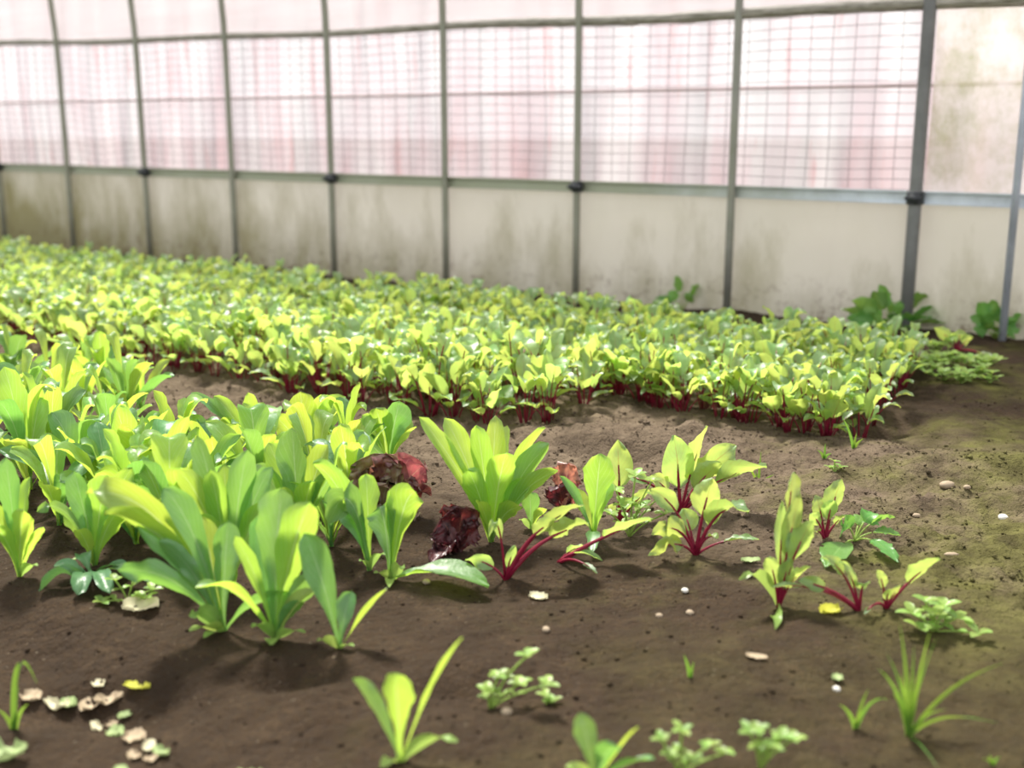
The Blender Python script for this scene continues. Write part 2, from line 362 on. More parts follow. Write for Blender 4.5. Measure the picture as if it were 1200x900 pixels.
# ---------------------------------------------------------------- plant tables, metres: (name, label, category, group, x, y, [(leaf kind, tip x, y, z, width, arch, facing degrees, extra)])
HEROES=[
('mustard_plant', 'small pale yellow-green seedling standing alone nearest the camera', 'leafy vegetable', None, -0.094, 0.866, [('m', -0.002, -0.005, 0.086, 0.0297, 0.62, 5, 0), ('m', 0.052, 0.005, 0.113, 0.0196, 0.55, 55, 0), ('m', -0.041, 0.02, 0.068, 0.0226, 0.75, -25, 1), ('c', 0.049, -0.01, 0.027, 0.0141, 1.3, 0, None), ('c', -0.015, -0.015, 0.006, 0.014, 1.2, 10, None)]),
('mustard_plant', 'seedling cut off by the bottom edge with two upright green leaves', 'leafy vegetable', None, 0.068, 0.834, [('m', -0.013, 0.01, 0.059, 0.0215, 0.6, -8, 1), ('m', 0.034, 0.0, 0.052, 0.0125, 0.5, 60, 0), ('m', 0.014, -0.015, 0.044, 0.0246, 0.75, 10, 1), ('m', 0.047, -0.005, 0.026, 0.0174, 0.9, 20, 1), ('c', -0.025, 0.0, 0.016, 0.0125, 1.1, 9, None)]),
('mustard_plant', 'small three-leaved mustard plant at the right front of the big clump', 'leafy vegetable', None, -0.176, 1.074, [('m', -0.033, 0.01, 0.123, 0.0374, 0.6, 18, 1), ('m', 0.05, 0.0, 0.068, 0.0177, 0.5, 62, 0), ('m', 0.01, 0.025, 0.054, 0.0247, 0.7, 0, None), ('c', -0.021, -0.01, 0.016, 0.0112, 1.2, 17, None), ('c', 0.017, -0.015, 0.012, 0.0095, 1.1, 21, None)]),
('mustard_plant', 'front mustard plant with leaves fanning left over bare soil', 'leafy vegetable', 'mustard greens', -0.307, 1.122, [('m', -0.13, -0.01, 0.159, 0.0417, 1.08, 15, 0), ('m', -0.109, -0.02, 0.14, 0.038, 0.95, -15, 0), ('m', -0.056, 0.01, 0.158, 0.0374, 0.8, 25, 1), ('m', -0.096, -0.03, 0.083, 0.0295, 1.0, 10, None), ('m', -0.08, -0.01, 0.124, 0.0284, 0.8, 5, None), ('m', -0.055, -0.02, 0.111, 0.0232, 0.75, 30, None), ('m', -0.022, 0.02, 0.123, 0.0309, 0.65, 5, None), ('m', -0.052, 0.03, 0.129, 0.0294, 0.7, -20, None), ('m', 0.007, 0.02, 0.118, 0.0343, 0.65, 10, None), ('m', 0.081, -0.02, 0.053, 0.0281, 0.9, 20, None), ('c', -0.029, -0.02, 0.028, 0.0215, 1.3, 31, None), ('c', -0.027, -0.03, 0.016, 0.0213, 1.2, 17, None), ('c', -0.009, -0.04, 0.013, 0.0162, 1.1, 30, None)]),
('mustard_plant', 'mustard plant with one tall bright yellow leaf at the clump front', 'leafy vegetable', 'mustard greens', -0.248, 1.102, [('m', 0.045, -0.015, 0.158, 0.044, 0.62, 10, 0), ('m', 0.011, 0.015, 0.163, 0.0503, 0.68, -8, 1), ('m', -0.033, -0.01, 0.12, 0.018, 0.65, 45, 0), ('m', -0.071, -0.03, 0.073, 0.0241, 1.1, 5, None), ('m', 0.052, 0.0, 0.07, 0.038, 0.75, 22, 1), ('c', 0.053, -0.015, 0.06, 0.0147, 1.1, -33, None), ('m', -0.018, 0.03, 0.127, 0.0323, 0.65, 0, None), ('m', 0.033, -0.01, 0.048, 0.0246, 0.7, 30, None), ('c', 0.036, -0.02, 0.019, 0.0146, 1.1, -2, None), ('c', 0.005, -0.04, 0.015, 0.0191, 1.1, 31, None), ('c', -0.019, -0.02, 0.025, 0.0146, 1.2, 10, None)]),
('mustard_plant', 'tall mustard plant behind the clump front with white-glossed leaf tips', 'leafy vegetable', 'mustard greens', -0.322, 1.218, [('m', 0.028, 0.0, 0.172, 0.0365, 0.65, 12, 1), ('m', -0.032, 0.015, 0.184, 0.0351, 0.7, -15, 1), ('m', -0.012, -0.01, 0.152, 0.0308, 0.65, 20, None), ('m', 0.052, 0.01, 0.149, 0.0332, 0.7, 5, None), ('m', -0.049, -0.01, 0.152, 0.0326, 0.8, 10, None), ('m', 0.049, -0.02, 0.114, 0.0306, 0.7, -20, None), ('m', -0.007, 0.03, 0.148, 0.0281, 0.62, 0, None), ('m', -0.068, 0.01, 0.119, 0.0276, 0.85, 25, None), ('m', -0.024, -0.025, 0.105, 0.0268, 0.75, 0, None)]),
('mustard_plant', 'mustard plant with a broad dark green leaf showing its white midrib', 'leafy vegetable', 'mustard greens', -0.264, 1.335, [('m', -0.005, 0.01, 0.16, 0.0464, 0.62, 0, 1), ('m', -0.037, 0.02, 0.138, 0.0366, 0.7, 20, None), ('m', 0.04, 0.0, 0.141, 0.0401, 0.7, -15, None), ('m', 0.022, -0.02, 0.101, 0.0355, 0.7, 10, None), ('m', 0.058, -0.01, 0.112, 0.0298, 0.85, 25, None), ('m', -0.021, -0.02, 0.09, 0.0335, 0.75, -10, None), ('m', -0.052, 0.01, 0.113, 0.0283, 0.8, 30, None)]),
('mustard_plant', 'mustard plant beside red lettuce with its leaves arching left', 'leafy vegetable', 'mustard greens', -0.171, 1.285, [('m', -0.044, -0.02, 0.068, 0.0436, 2.2, 20, 1), ('m', -0.065, 0.01, 0.134, 0.0388, 0.85, -10, None), ('m', -0.004, 0.02, 0.117, 0.0313, 0.8, 30, None), ('m', -0.031, 0.0, 0.084, 0.0347, 0.9, 10, None), ('c', 0.021, -0.01, 0.026, 0.0134, 1.2, 28, None), ('c', -0.011, -0.01, 0.018, 0.0115, 1.2, -27, None)]),
('mustard_plant', 'mustard plant with one large pale leaf lying on the soil', 'leafy vegetable', 'mustard greens', -0.143, 1.263, [('m', 0.116, -0.04, 0.008, 0.0606, 2.6, 75, 0), ('m', 0.031, 0.0, 0.11, 0.0493, 0.95, 10, 0), ('m', -0.013, 0.01, 0.088, 0.042, 0.95, -12, 1), ('m', 0.013, 0.02, 0.111, 0.0347, 0.8, 20, None), ('c', -0.019, -0.01, 0.013, 0.015, 1.2, -2, None), ('c', 0.017, -0.01, 0.019, 0.0169, 1.3, -18, None), ('c', 0.002, -0.04, 0.008, 0.0129, 1.1, 3, None)]),
('mustard_plant', 'large mustard rosette in the middle with leaves fanned all round', 'leafy vegetable', None, -0.027, 1.383, [('m', -0.09, 0.0, 0.168, 0.029, 0.62, 30, 0), ('m', -0.059, 0.02, 0.161, 0.0358, 0.65, 10, None), ('m', -0.018, 0.0, 0.157, 0.0353, 0.62, -10, 0), ('m', 0.006, 0.03, 0.162, 0.0318, 0.65, 30, None), ('m', 0.021, 0.04, 0.146, 0.0299, 0.7, -30, None), ('m', 0.069, 0.02, 0.149, 0.0337, 0.75, 40, 0), ('m', 0.074, 0.01, 0.13, 0.0376, 0.7, 25, 1), ('m', 0.085, -0.01, 0.101, 0.035, 0.8, 20, 0), ('m', 0.02, -0.02, 0.127, 0.045, 0.66, 0, 0), ('m', -0.028, -0.02, 0.105, 0.0368, 0.65, 10, None), ('m', 0.04, -0.02, 0.055, 0.0348, 1.0, 10, None), ('m', -0.015, -0.03, 0.067, 0.0223, 0.7, -20, None), ('m', -0.044, 0.02, 0.101, 0.0316, 0.7, -25, None), ('m', 0.049, 0.0, 0.085, 0.0311, 0.75, 10, None)]),
('mustard_plant', 'spatula-leaved mustard plant between red beets, one leaf bent to the soil', 'leafy vegetable', None, 0.105, 1.383, [('m', 0.007, 0.0, 0.113, 0.0456, 0.65, 0, 0), ('m', -0.045, -0.01, 0.086, 0.0185, 0.6, 40, 1), ('m', -0.007, -0.074, 0.008, 0.0196, 3.5, 5, 1), ('m', -0.027, 0.01, 0.061, 0.0251, 0.75, 20, None), ('m', 0.018, 0.02, 0.073, 0.0358, 0.7, -15, None)]),
('mustard_plant', 'mustard plant cut by the left edge with grey-green and yellow leaves', 'leafy vegetable', None, -0.578, 1.253, [('m', -0.002, 0.0, 0.148, 0.0301, 0.65, 10, 1), ('m', 0.019, 0.01, 0.121, 0.0284, 0.65, -20, None), ('m', 0.021, -0.02, 0.091, 0.0296, 0.65, 5, 0), ('m', 0.038, -0.01, 0.067, 0.0149, 0.6, 50, None), ('m', -0.01, -0.03, 0.072, 0.0239, 0.9, 10, None), ('m', -0.034, 0.0, 0.095, 0.032, 0.8, 0, None), ('m', -0.011, 0.02, 0.104, 0.0248, 0.65, 20, None), ('c', 0.027, -0.01, 0.02, 0.0131, 1.2, 5, None)]),
('mustard_plant', 'mustard plant with a thin leaf arching left above dark soil', 'leafy vegetable', 'mustard greens', -0.501, 1.285, [('m', -0.055, -0.02, 0.076, 0.0171, 1.35, 20, None), ('m', -0.02, 0.01, 0.117, 0.033, 0.65, 10, None), ('m', 0.025, 0.0, 0.114, 0.0424, 0.7, -10, 0), ('m', 0.047, 0.02, 0.118, 0.0294, 0.7, 20, None), ('m', -0.009, -0.02, 0.054, 0.0228, 0.7, 20, None), ('m', -0.031, 0.01, 0.07, 0.0291, 0.75, 0, None), ('m', 0.04, -0.01, 0.077, 0.0325, 0.7, 15, None), ('c', -0.023, -0.01, 0.013, 0.0134, 1.2, -34, None)]),
('dandelion_rosette', 'dull green rosette of broad leaves flat on the soil, lower left', 'weed', None, -0.49, 1.243, [('m', -0.04, -0.051, 0.008, 0.0304, 4, 50, None), ('m', -0.038, -0.01, 0.021, 0.024, 1.5, 60, None), ('m', 0.008, -0.063, 0.008, 0.0266, 4, 40, None), ('m', 0.043, 0.0, 0.017, 0.0242, 1.6, 60, None), ('m', 0.042, -0.058, 0.008, 0.0249, 4, 30, None), ('m', 0.081, -0.029, 0.008, 0.0219, 4, 50, None), ('m', -0.018, 0.02, 0.023, 0.0227, 1.4, 0, None)]),
('mustard_plant', 'mustard plant by the bare strip with a round pale sunlit leaf', 'leafy vegetable', 'mustard greens', -0.325, 1.719, [('m', -0.003, 0.0, 0.12, 0.0568, 0.62, 0, 0), ('m', 0.037, 0.02, 0.11, 0.0444, 0.65, 15, None), ('m', 0.067, 0.0, 0.112, 0.049, 0.65, -10, 0), ('m', -0.045, 0.0, 0.079, 0.0387, 0.8, 20, None), ('m', 0.022, -0.02, 0.068, 0.0382, 0.7, 30, None), ('m', 0.087, -0.01, 0.065, 0.0333, 0.85, 10, None), ('m', -0.031, -0.02, 0.061, 0.0331, 0.75, -20, None)]),
('mustard_plant', 'mustard plant on the bare strip with narrow leaves spreading left', 'leafy vegetable', 'mustard greens', -0.425, 1.792, [('m', -0.094, 0.0, 0.105, 0.0242, 0.72, 30, 1), ('m', -0.058, 0.0, 0.1, 0.0296, 0.68, 20, None), ('m', -0.002, 0.0, 0.106, 0.0323, 0.6, 40, 0), ('m', 0.02, 0.01, 0.087, 0.0351, 0.62, 0, None), ('m', -0.051, -0.01, 0.06, 0.0374, 0.75, 15, None), ('m', 0.035, 0.01, 0.069, 0.0243, 0.65, 50, None), ('m', -0.031, 0.02, 0.06, 0.0299, 0.65, 0, None)]),
('mustard_plant', 'mustard plant behind red lettuce with one broad upright leaf', 'leafy vegetable', 'mustard greens', -0.193, 1.706, [('m', 0.019, 0.01, 0.105, 0.0515, 0.65, 8, 1), ('m', -0.016, -0.01, 0.099, 0.0458, 0.7, -20, 0), ('m', -0.039, 0.0, 0.085, 0.0307, 0.75, 45, None), ('m', 0.046, -0.01, 0.069, 0.0229, 0.7, 50, None), ('m', -0.044, -0.01, 0.048, 0.0382, 0.85, 10, None), ('m', 0.033, 0.02, 0.077, 0.0337, 0.65, 0, None)]),
('mustard_plant', 'small yellow seedling with one oval leaf beside leaning red beet', 'leafy vegetable', None, 0.025, 1.411, [('m', -0.002, 0.0, 0.053, 0.0275, 0.6, 0, None), ('m', 0.02, -0.01, 0.033, 0.0189, 0.8, 20, None), ('c', -0.016, 0.0, 0.015, 0.0127, 1.1, -20, None)]),
('beet_plant', 'beet with thick crimson stems leaning right, alone on bare soil', 'beet plant', None, -0.008, 1.271, [('b', 0.06, -0.01, 0.08, 0.0246, 0.75, 10, 0.62), ('b', 0.092, 0.0, 0.094, 0.0267, 0.85, 15, 0.55), ('b', 0.099, 0.01, 0.068, 0.0365, 0.85, 20, 0.6), ('b', -0.019, -0.01, 0.058, 0.0151, 1.9, 20, 0.3), ('b', 0.012, -0.005, 0.046, 0.0133, 0.6, 10, 0.3), ('b', -0.047, -0.01, 0.029, 0.0208, 2.2, 30, 0.35)]),
('beet_plant', 'beet fallen flat with a long purple stem and pale leaf', 'beet plant', None, 0.057, 1.307, [('b', 0.109, -0.01, 0.061, 0.0331, 0.55, 25, 0.55), ('b', 0.052, -0.015, 0.009, 0.0116, 2.0, 40, 0.4), ('b', 0.043, -0.052, 0.008, 0.0094, 1.5, 40, 0.7), ('b', 0.037, 0.01, 0.018, 0.0158, 1.2, 20, 0.3)]),
('beet_plant', 'beet with broad drooping leaves on a red stalk in the front row', 'beet plant', None, 0.226, 1.321, [('b', 0.018, 0.0, 0.099, 0.0396, 0.65, 5, 0.45), ('b', 0.059, -0.02, 0.064, 0.0468, 1.3, 25, 0.3), ('b', -0.059, 0.0, 0.086, 0.0277, 0.85, 20, 0.5), ('b', -0.057, -0.02, 0.035, 0.0332, 1.6, 15, 0.3), ('b', -0.062, -0.03, 0.012, 0.0271, 2.5, 30, 0.35), ('b', 0.026, -0.01, 0.027, 0.0157, 1.3, 20, 0.6), ('b', 0.075, -0.01, 0.025, 0.0177, 2.0, 40, 0.5), ('b', -0.015, 0.02, 0.054, 0.0302, 0.7, -10, 0.45)]),
('beet_plant', 'beet with upright veined leaves and magenta stems behind the front row', 'beet plant', None, 0.229, 1.471, [('b', -0.012, 0.0, 0.114, 0.0508, 0.62, -5, 0.3), ('b', 0.034, 0.01, 0.124, 0.0311, 0.62, 25, 0.35), ('b', 0.076, 0.02, 0.094, 0.0492, 0.75, 20, 0.4), ('b', 0.112, -0.01, 0.073, 0.0373, 0.9, 10, 0.45), ('b', 0.051, -0.01, 0.078, 0.0373, 0.7, 15, 0.4), ('b', -0.044, 0.0, 0.055, 0.0265, 0.85, 20, 0.5), ('b', -0.024, -0.01, 0.027, 0.0219, 1.1, 10, 0.5), ('b', 0.036, -0.02, 0.03, 0.0239, 0.9, 30, 0.5), ('b', -0.09, 0.01, 0.054, 0.0222, 1.1, 20, 0.55)]),
('beet_plant', 'beet with pale leaf standing beside the spatula-leaved mustard', 'beet plant', None, 0.145, 1.454, [('b', -0.004, 0.01, 0.118, 0.0417, 0.6, 0, 0.4), ('b', 0.016, -0.01, 0.042, 0.0238, 0.8, 10, 0.4), ('b', 0.043, 0.0, 0.051, 0.0218, 0.8, 20, 0.4), ('b', -0.019, 0.0, 0.027, 0.0196, 0.9, 20, 0.5)]),
('beet_plant', 'upright beet with pointed yellow leaves at the row front, right part', 'beet plant', None, 0.294, 1.171, [('b', -0.002, 0.0, 0.125, 0.0158, 0.6, 10, 0.35), ('b', 0.014, -0.01, 0.136, 0.0226, 0.6, 5, 0.4), ('b', 0.028, -0.015, 0.107, 0.0312, 0.66, 10, 0.45), ('b', 0.014, 0.02, 0.151, 0.0214, 0.75, 20, 0.6), ('b', -0.018, -0.01, 0.063, 0.0192, 0.8, 5, 0.3), ('b', 0.008, -0.015, 0.065, 0.0191, 0.7, 0, 0.3), ('b', 0.03, -0.01, 0.053, 0.0209, 0.8, 20, 0.3), ('c', -0.049, -0.02, 0.042, 0.0138, 1.5, 10, None), ('c', -0.02, -0.07, 0.008, 0.0165, 1.1, 70, None)]),
('beet_plant', 'beet sprawling left on thin crimson stems over dark soil', 'beet plant', None, 0.379, 1.157, [('b', -0.026, 0.0, 0.058, 0.0139, 0.9, 30, 0.3), ('b', -0.072, -0.01, 0.04, 0.0189, 0.8, 20, 0.62), ('b', 0.002, -0.005, 0.032, 0.0207, 1.4, 15, 0.4), ('b', -0.045, 0.0, 0.064, 0.0156, 0.85, 25, 0.5), ('b', -0.098, -0.01, 0.034, 0.012, 1.1, 40, 0.7)]),
('beet_plant', 'small beet with one spoon-shaped leaf reaching right', 'beet plant', None, 0.41, 1.162, [('b', 0.054, 0.0, 0.059, 0.0314, 0.62, 15, 0.45), ('b', -0.013, 0.0, 0.046, 0.0139, 0.75, 30, 0.4), ('b', -0.002, -0.01, 0.028, 0.0104, 0.7, 10, 0.3), ('b', 0.013, -0.005, 0.03, 0.0121, 0.7, 20, 0.3), ('b', -0.034, -0.031, 0.008, 0.0051, 1.5, 10, 0.8)]),
('beet_plant', 'small beet with whitish leaves behind the pointed-leaved beet', 'beet plant', None, 0.397, 1.364, [('b', 0.016, 0.0, 0.082, 0.0307, 0.62, 15, 0.4), ('b', -0.013, 0.01, 0.058, 0.0227, 0.65, -10, 0.45), ('b', -0.024, -0.01, 0.04, 0.0183, 0.8, 20, 0.4), ('b', 0.004, -0.01, 0.058, 0.0224, 0.7, 0, 0.4), ('b', 0.024, 0.0, 0.034, 0.0164, 0.8, 20, 0.5), ('b', -0.016, -0.01, 0.017, 0.0102, 1, 10, 0.6)]),
('beet_plant', 'white-leaved beet among the chickweed near the wall', 'beet plant', None, 1.056, 2.646, [('b', -0.061, 0.0, 0.057, 0.0318, 0.7, 0, 0.35), ('b', -0.028, -0.01, 0.043, 0.0356, 0.7, 10, 0.4), ('b', 0.001, 0.0, 0.053, 0.0357, 0.7, 0, 0.4), ('b', 0.033, 0.0, 0.035, 0.0357, 0.7, 15, 0.4), ('b', -0.04, -0.01, 0.027, 0.0356, 0.8, 10, 0.4), ('b', 0.028, -0.14, 0.008, 0.0263, 0.9, 10, 0.6)]),
('weed_plant', 'broad-leaved toothed weed low on the mossy soil, right of beets', 'weed', None, 0.443, 1.389, [('w', 0.055, -0.01, 0.011, 0.031, 1.6, 35, None), ('w', 0.025, -0.092, 0.008, 0.0311, 1.9, 25, None), ('w', 0.033, 0.02, 0.03, 0.0381, 1.2, 10, None), ('w', -0.02, 0.0, 0.023, 0.0375, 1.2, 5, None), ('w', -0.067, -0.108, 0.008, 0.0442, 1.6, 5, None), ('w', 0.053, 0.01, 0.029, 0.0168, 1.2, 30, None), ('w', 0.016, 0.03, 0.024, 0.0277, 1.1, -10, None)]),
('weed_plant', 'tall green weed by the thick pole at the wall', 'weed', None, 0.99, 2.923, [('w', -0.11, 0.0, 0.081, 0.0526, 0.8, 10, None), ('w', -0.059, 0.0, 0.105, 0.0526, 0.7, 0, None), ('w', -0.039, 0.01, 0.122, 0.0396, 0.65, 0, None), ('w', 0.029, -0.01, 0.071, 0.0612, 0.8, 20, None), ('w', 0.088, 0.0, 0.092, 0.0614, 0.95, 15, None), ('w', 0.131, 0.0, 0.058, 0.0526, 0.9, 20, None), ('w', 0.165, -0.01, 0.024, 0.0481, 0.9, 10, None), ('w', -0.123, -0.01, 0.038, 0.0481, 0.9, 10, None), ('w', 0.001, -0.02, 0.048, 0.0566, 0.8, -10, None), ('w', 0.057, -0.02, 0.039, 0.0566, 0.9, 0, None), ('w', -0.074, 0.01, 0.052, 0.0528, 0.8, 0, None), ('w', 0.199, 0.0, 0.018, 0.0439, 1, 10, None), ('w', -0.104, -0.03, 0.023, 0.0391, 1, 0, None), ('w', -0.059, -0.04, 0.029, 0.0433, 0.9, 10, None), ('w', 0.09, -0.03, 0.041, 0.0434, 0.9, 0, None), ('w', 0.127, -0.04, 0.029, 0.0389, 1, 10, None), ('w', 0.051, 0.02, 0.093, 0.0353, 0.7, 0, None), ('w', -0.014, 0.01, 0.084, 0.0396, 0.7, 20, None), ('w', -0.134, 0.01, 0.057, 0.0352, 0.9, 0, None), ('w', 0.059, -0.05, 0.018, 0.0388, 1, 0, None)]),
('weed_plant', 'clover-like weed at the foot of the thin grey pole', 'weed', None, 1.209, 2.801, [('w', -0.053, 0.0, 0.091, 0.0462, 0.7, 0, None), ('w', -0.018, 0.0, 0.099, 0.0462, 0.65, 10, None), ('w', 0.03, 0.0, 0.048, 0.0504, 0.8, 10, None), ('w', -0.043, -0.01, 0.058, 0.0419, 0.8, 0, None), ('w', 0.059, 0.0, 0.03, 0.0504, 0.9, 0, None), ('w', 0.006, -0.01, 0.032, 0.0503, 0.8, 10, None), ('w', -0.062, -0.01, 0.028, 0.0419, 0.9, 10, None), ('w', 0.046, -0.01, 0.006, 0.0461, 1, 0, None), ('w', -0.039, -0.03, 0.04, 0.0374, 1, 0, None), ('w', 0.001, 0.0, 0.078, 0.0336, 0.7, 0, None), ('w', 0.078, 0.0, 0.056, 0.0462, 0.8, 0, None), ('w', -0.069, 0.0, 0.056, 0.0336, 0.8, 10, None), ('w', -0.021, -0.04, 0.02, 0.0373, 1, 0, None)]),
('weed_plant', 'green weed below brown stains on the wall film', 'weed', None, 0.499, 3.293, [('w', -0.023, 0.0, 0.103, 0.0296, 0.65, 0, None), ('w', 0.062, 0.0, 0.07, 0.0494, 0.8, 10, None), ('w', -0.046, 0.0, 0.05, 0.0445, 0.8, 0, None), ('w', 0.027, -0.01, 0.044, 0.0443, 0.8, 0, None), ('w', -0.081, 0.0, 0.035, 0.0346, 0.9, 0, None)]),
('red_lettuce', 'bronze-red lettuce with crinkled leaves beside the big mustard clump', 'lettuce', None, -0.177, 1.454, [('l', -0.008, 0.01, 0.095, 0.0681, 0.7, 0, 0), ('l', 0.028, 0.01, 0.086, 0.0725, 0.7, 10, 1), ('l', -0.03, 0.0, 0.067, 0.0654, 0.8, -10, 0), ('l', 0.063, 0.01, 0.076, 0.0681, 0.8, 15, 1), ('l', 0.014, -0.02, 0.057, 0.0688, 0.8, 0, 0), ('l', -0.043, 0.0, 0.036, 0.0545, 0.9, 20, 0), ('l', 0.048, -0.01, 0.042, 0.0628, 0.9, -15, 0), ('l', 0.069, 0.0, 0.045, 0.0327, 0.9, 20, 1), ('l', 0.025, -0.03, 0.025, 0.032, 1.1, 0, 0)]),
('red_lettuce', 'dark maroon lettuce at the base of the large rosette', 'lettuce', None, -0.07, 1.352, [('l', 0.011, 0.0, 0.061, 0.0507, 0.7, 0, 2), ('l', -0.02, 0.0, 0.045, 0.0467, 0.8, 10, 2), ('l', -0.019, -0.03, 0.014, 0.0298, 1.3, 10, 2), ('l', 0.027, 0.01, 0.033, 0.0307, 0.8, 10, 2), ('l', -0.029, -0.052, 0.008, 0.0234, 1.5, 10, 2)]),
('red_lettuce', 'single rust-red lettuce leaf pair by the spatula-leaved mustard', 'lettuce', None, 0.071, 1.489, [('l', 0.006, 0.0, 0.076, 0.0335, 0.7, 0, 1), ('l', -0.008, -0.01, 0.047, 0.0377, 0.7, 10, 2), ('l', 0.014, 0.0, 0.03, 0.0201, 0.8, 0, 1)]),
('red_lettuce', 'dark red leaf tips poking out inside the front clump', 'lettuce', None, -0.368, 1.293, [('l', 0.001, 0.0, 0.1, 0.0213, 0.65, 0, 2), ('l', -0.012, 0.0, 0.058, 0.0175, 0.7, 10, 2), ('l', 0.009, 0.01, 0.078, 0.0176, 0.7, 0, 2)]),
('grass_tuft', 'large green grass tuft on the right foreground soil', 'grass', None, 0.346, 0.901, [('g', -0.012, 0.01, 0.103, 0.0048, 0.6, 0, None), ('g', 0.011, 0.0, 0.101, 0.0047, 0.6, 0, None), ('g', 0.021, 0.01, 0.089, 0.0041, 0.6, 30, None), ('g', -0.031, 0.0, 0.066, 0.0041, 0.75, 0, None), ('g', 0.076, 0.0, 0.071, 0.0054, 0.75, 0, None), ('g', 0.072, -0.01, 0.02, 0.0053, 1.6, 0, None), ('g', 0.004, -0.01, 0.081, 0.004, 0.6, 0, None), ('g', -0.015, -0.01, 0.065, 0.0047, 0.6, 0, None), ('g', -0.02, -0.01, 0.049, 0.004, 0.6, 0, None), ('g', 0.006, 0.02, 0.078, 0.0048, 0.6, 0, None), ('g', 0.027, -0.01, 0.033, 0.004, 0.8, 0, None), ('g', 0.003, -0.062, 0.008, 0.0025, 1, 0, None), ('g', -0.021, 0.01, 0.075, 0.0034, 0.7, 0, None)]),
('grass_tuft', 'tiny grass sprig left of the large grass tuft', 'grass', None, 0.304, 0.915, [('g', -0.016, 0.0, 0.025, 0.0048, 0.8, 0, None), ('g', 0.009, 0.0, 0.04, 0.0041, 0.7, 0, None), ('g', 0.027, 0.0, 0.03, 0.0041, 1.2, 0, None), ('g', 0.001, -0.01, 0.024, 0.0041, 0.6, 0, None)]),
('grass_tuft', 'thin grass sprig in the pit behind the drooping beets', 'grass', None, 0.382, 1.688, [('g', 0.002, 0.0, 0.06, 0.0051, 0.6, 0, None), ('g', -0.023, 0.0, 0.036, 0.0051, 0.9, 0, None), ('g', 0.024, 0.0, 0.023, 0.0063, 0.7, 0, None), ('g', -0.003, 0.01, 0.027, 0.0051, 0.6, 0, None)]),
('grass_tuft', 'pale grass sprig by the hollow at the beet bed corner', 'grass', None, 0.566, 1.817, [('g', -0.022, 0.0, 0.056, 0.0055, 0.6, 0, None), ('g', 0.016, 0.0, 0.019, 0.0068, 0.7, 0, None), ('g', 0.004, 0.0, 0.029, 0.0055, 0.6, 0, None)]),
('grass_tuft', 'short grass sprig just left of the hollow', 'grass', None, 0.507, 1.777, [('g', 0.001, 0.0, 0.027, 0.0053, 0.6, 0, None), ('g', -0.012, 0.0, 0.016, 0.0053, 0.8, 0, None), ('g', 0.012, 0.0, 0.01, 0.0053, 0.8, 0, None)]),
('grass_tuft', 'tiny grass blades on bare foreground soil right of centre', 'grass', None, 0.17, 0.997, [('g', -0.007, 0.0, 0.025, 0.0045, 0.6, 0, None), ('g', 0.003, 0.0, 0.018, 0.0037, 0.6, 0, None)]),
('grass_tuft', 'tiny grass blades at the bottom right corner', 'grass', None, 0.4, 0.854, [('g', -0.004, 0.0, 0.011, 0.0032, 0.6, 0, None), ('g', 0.006, 0.0, 0.008, 0.0032, 0.8, 0, None), ('g', -0.009, 0.0, 0.006, 0.0026, 0.8, 0, None)]),
('grass_tuft', 'bent weed stalk at the left edge of the foreground', 'grass', None, -0.464, 0.964, [('g', 0.025, 0.0, 0.049, 0.0065, 2.2, 0, None), ('g', -0.015, -0.0, 0.023, 0.0058, 0.8, 0, None), ('g', 0.003, 0.01, 0.04, 0.0058, 0.6, 0, None), ('g', 0.02, -0.01, 0.033, 0.005, 0.7, 0, None)]),
('chickweed', 'little branching chickweed in the middle of the bare foreground', 'weed', None, -0.021, 0.964, [('s', 0.035, 0.0, 0.055, 0.0123, 0.6, 0, None), ('s', 0.008, -0.0, 0.034, 0.0123, 0.6, 0, None), ('s', 0.053, -0.01, 0.031, 0.0122, 0.6, 0, None), ('s', 0.028, 0.01, 0.022, 0.0124, 0.6, 0, None), ('s', -0.002, -0.0, 0.019, 0.0123, 0.6, 0, None)]),
('chickweed', 'tiny chickweed sprig right of the branching chickweed', 'weed', None, 0.032, 0.97, [('s', -0.0, 0.0, 0.01, 0.0095, 0.6, 0, None), ('s', 0.006, 0.0, 0.005, 0.0095, 0.6, 0, None)]),
('chickweed', 'chickweed at the bottom edge beside the cut-off seedling', 'weed', None, 0.137, 0.844, [('s', -0.015, 0.0, 0.034, 0.0095, 0.6, 0, None), ('s', 0.002, 0.0, 0.042, 0.0095, 0.6, 0, None), ('s', 0.024, 0.0, 0.028, 0.0095, 0.6, 0, None), ('s', 0.038, 0.0, 0.022, 0.0095, 0.6, 0, None), ('s', -0.009, -0.01, 0.026, 0.0094, 0.6, 0, None), ('s', 0.01, -0.01, 0.022, 0.0094, 0.6, 0, None)]),
('chickweed', 'three-leaved weed seedling at the bottom edge', 'weed', None, 0.203, 0.839, [('s', -0.003, 0.0, 0.037, 0.0113, 0.6, 0, None), ('s', 0.016, 0.0, 0.031, 0.0113, 0.6, 0, None), ('s', -0.012, -0.01, 0.04, 0.0112, 0.6, 0, None), ('s', 0.026, 0.0, 0.029, 0.0113, 0.6, 0, None), ('s', 0.005, -0.01, 0.029, 0.0112, 0.6, 0, None)]),
('chickweed', 'round-leaved weed low on the soil above the large grass tuft', 'weed', None, 0.448, 1.118, [('s', -0.013, 0.0, 0.035, 0.0159, 0.6, 0, None), ('s', -0.025, 0.0, 0.021, 0.0159, 0.6, 0, None), ('s', -0.023, -0.02, 0.013, 0.0157, 0.6, 0, None), ('s', 0.022, 0.0, 0.016, 0.0159, 0.6, 0, None), ('s', 0.038, -0.021, 0.008, 0.0156, 0.6, 0, None), ('s', 0.012, 0.01, 0.025, 0.0161, 0.6, 0, None), ('s', -0.006, -0.01, 0.024, 0.0158, 0.6, 0, None)]),
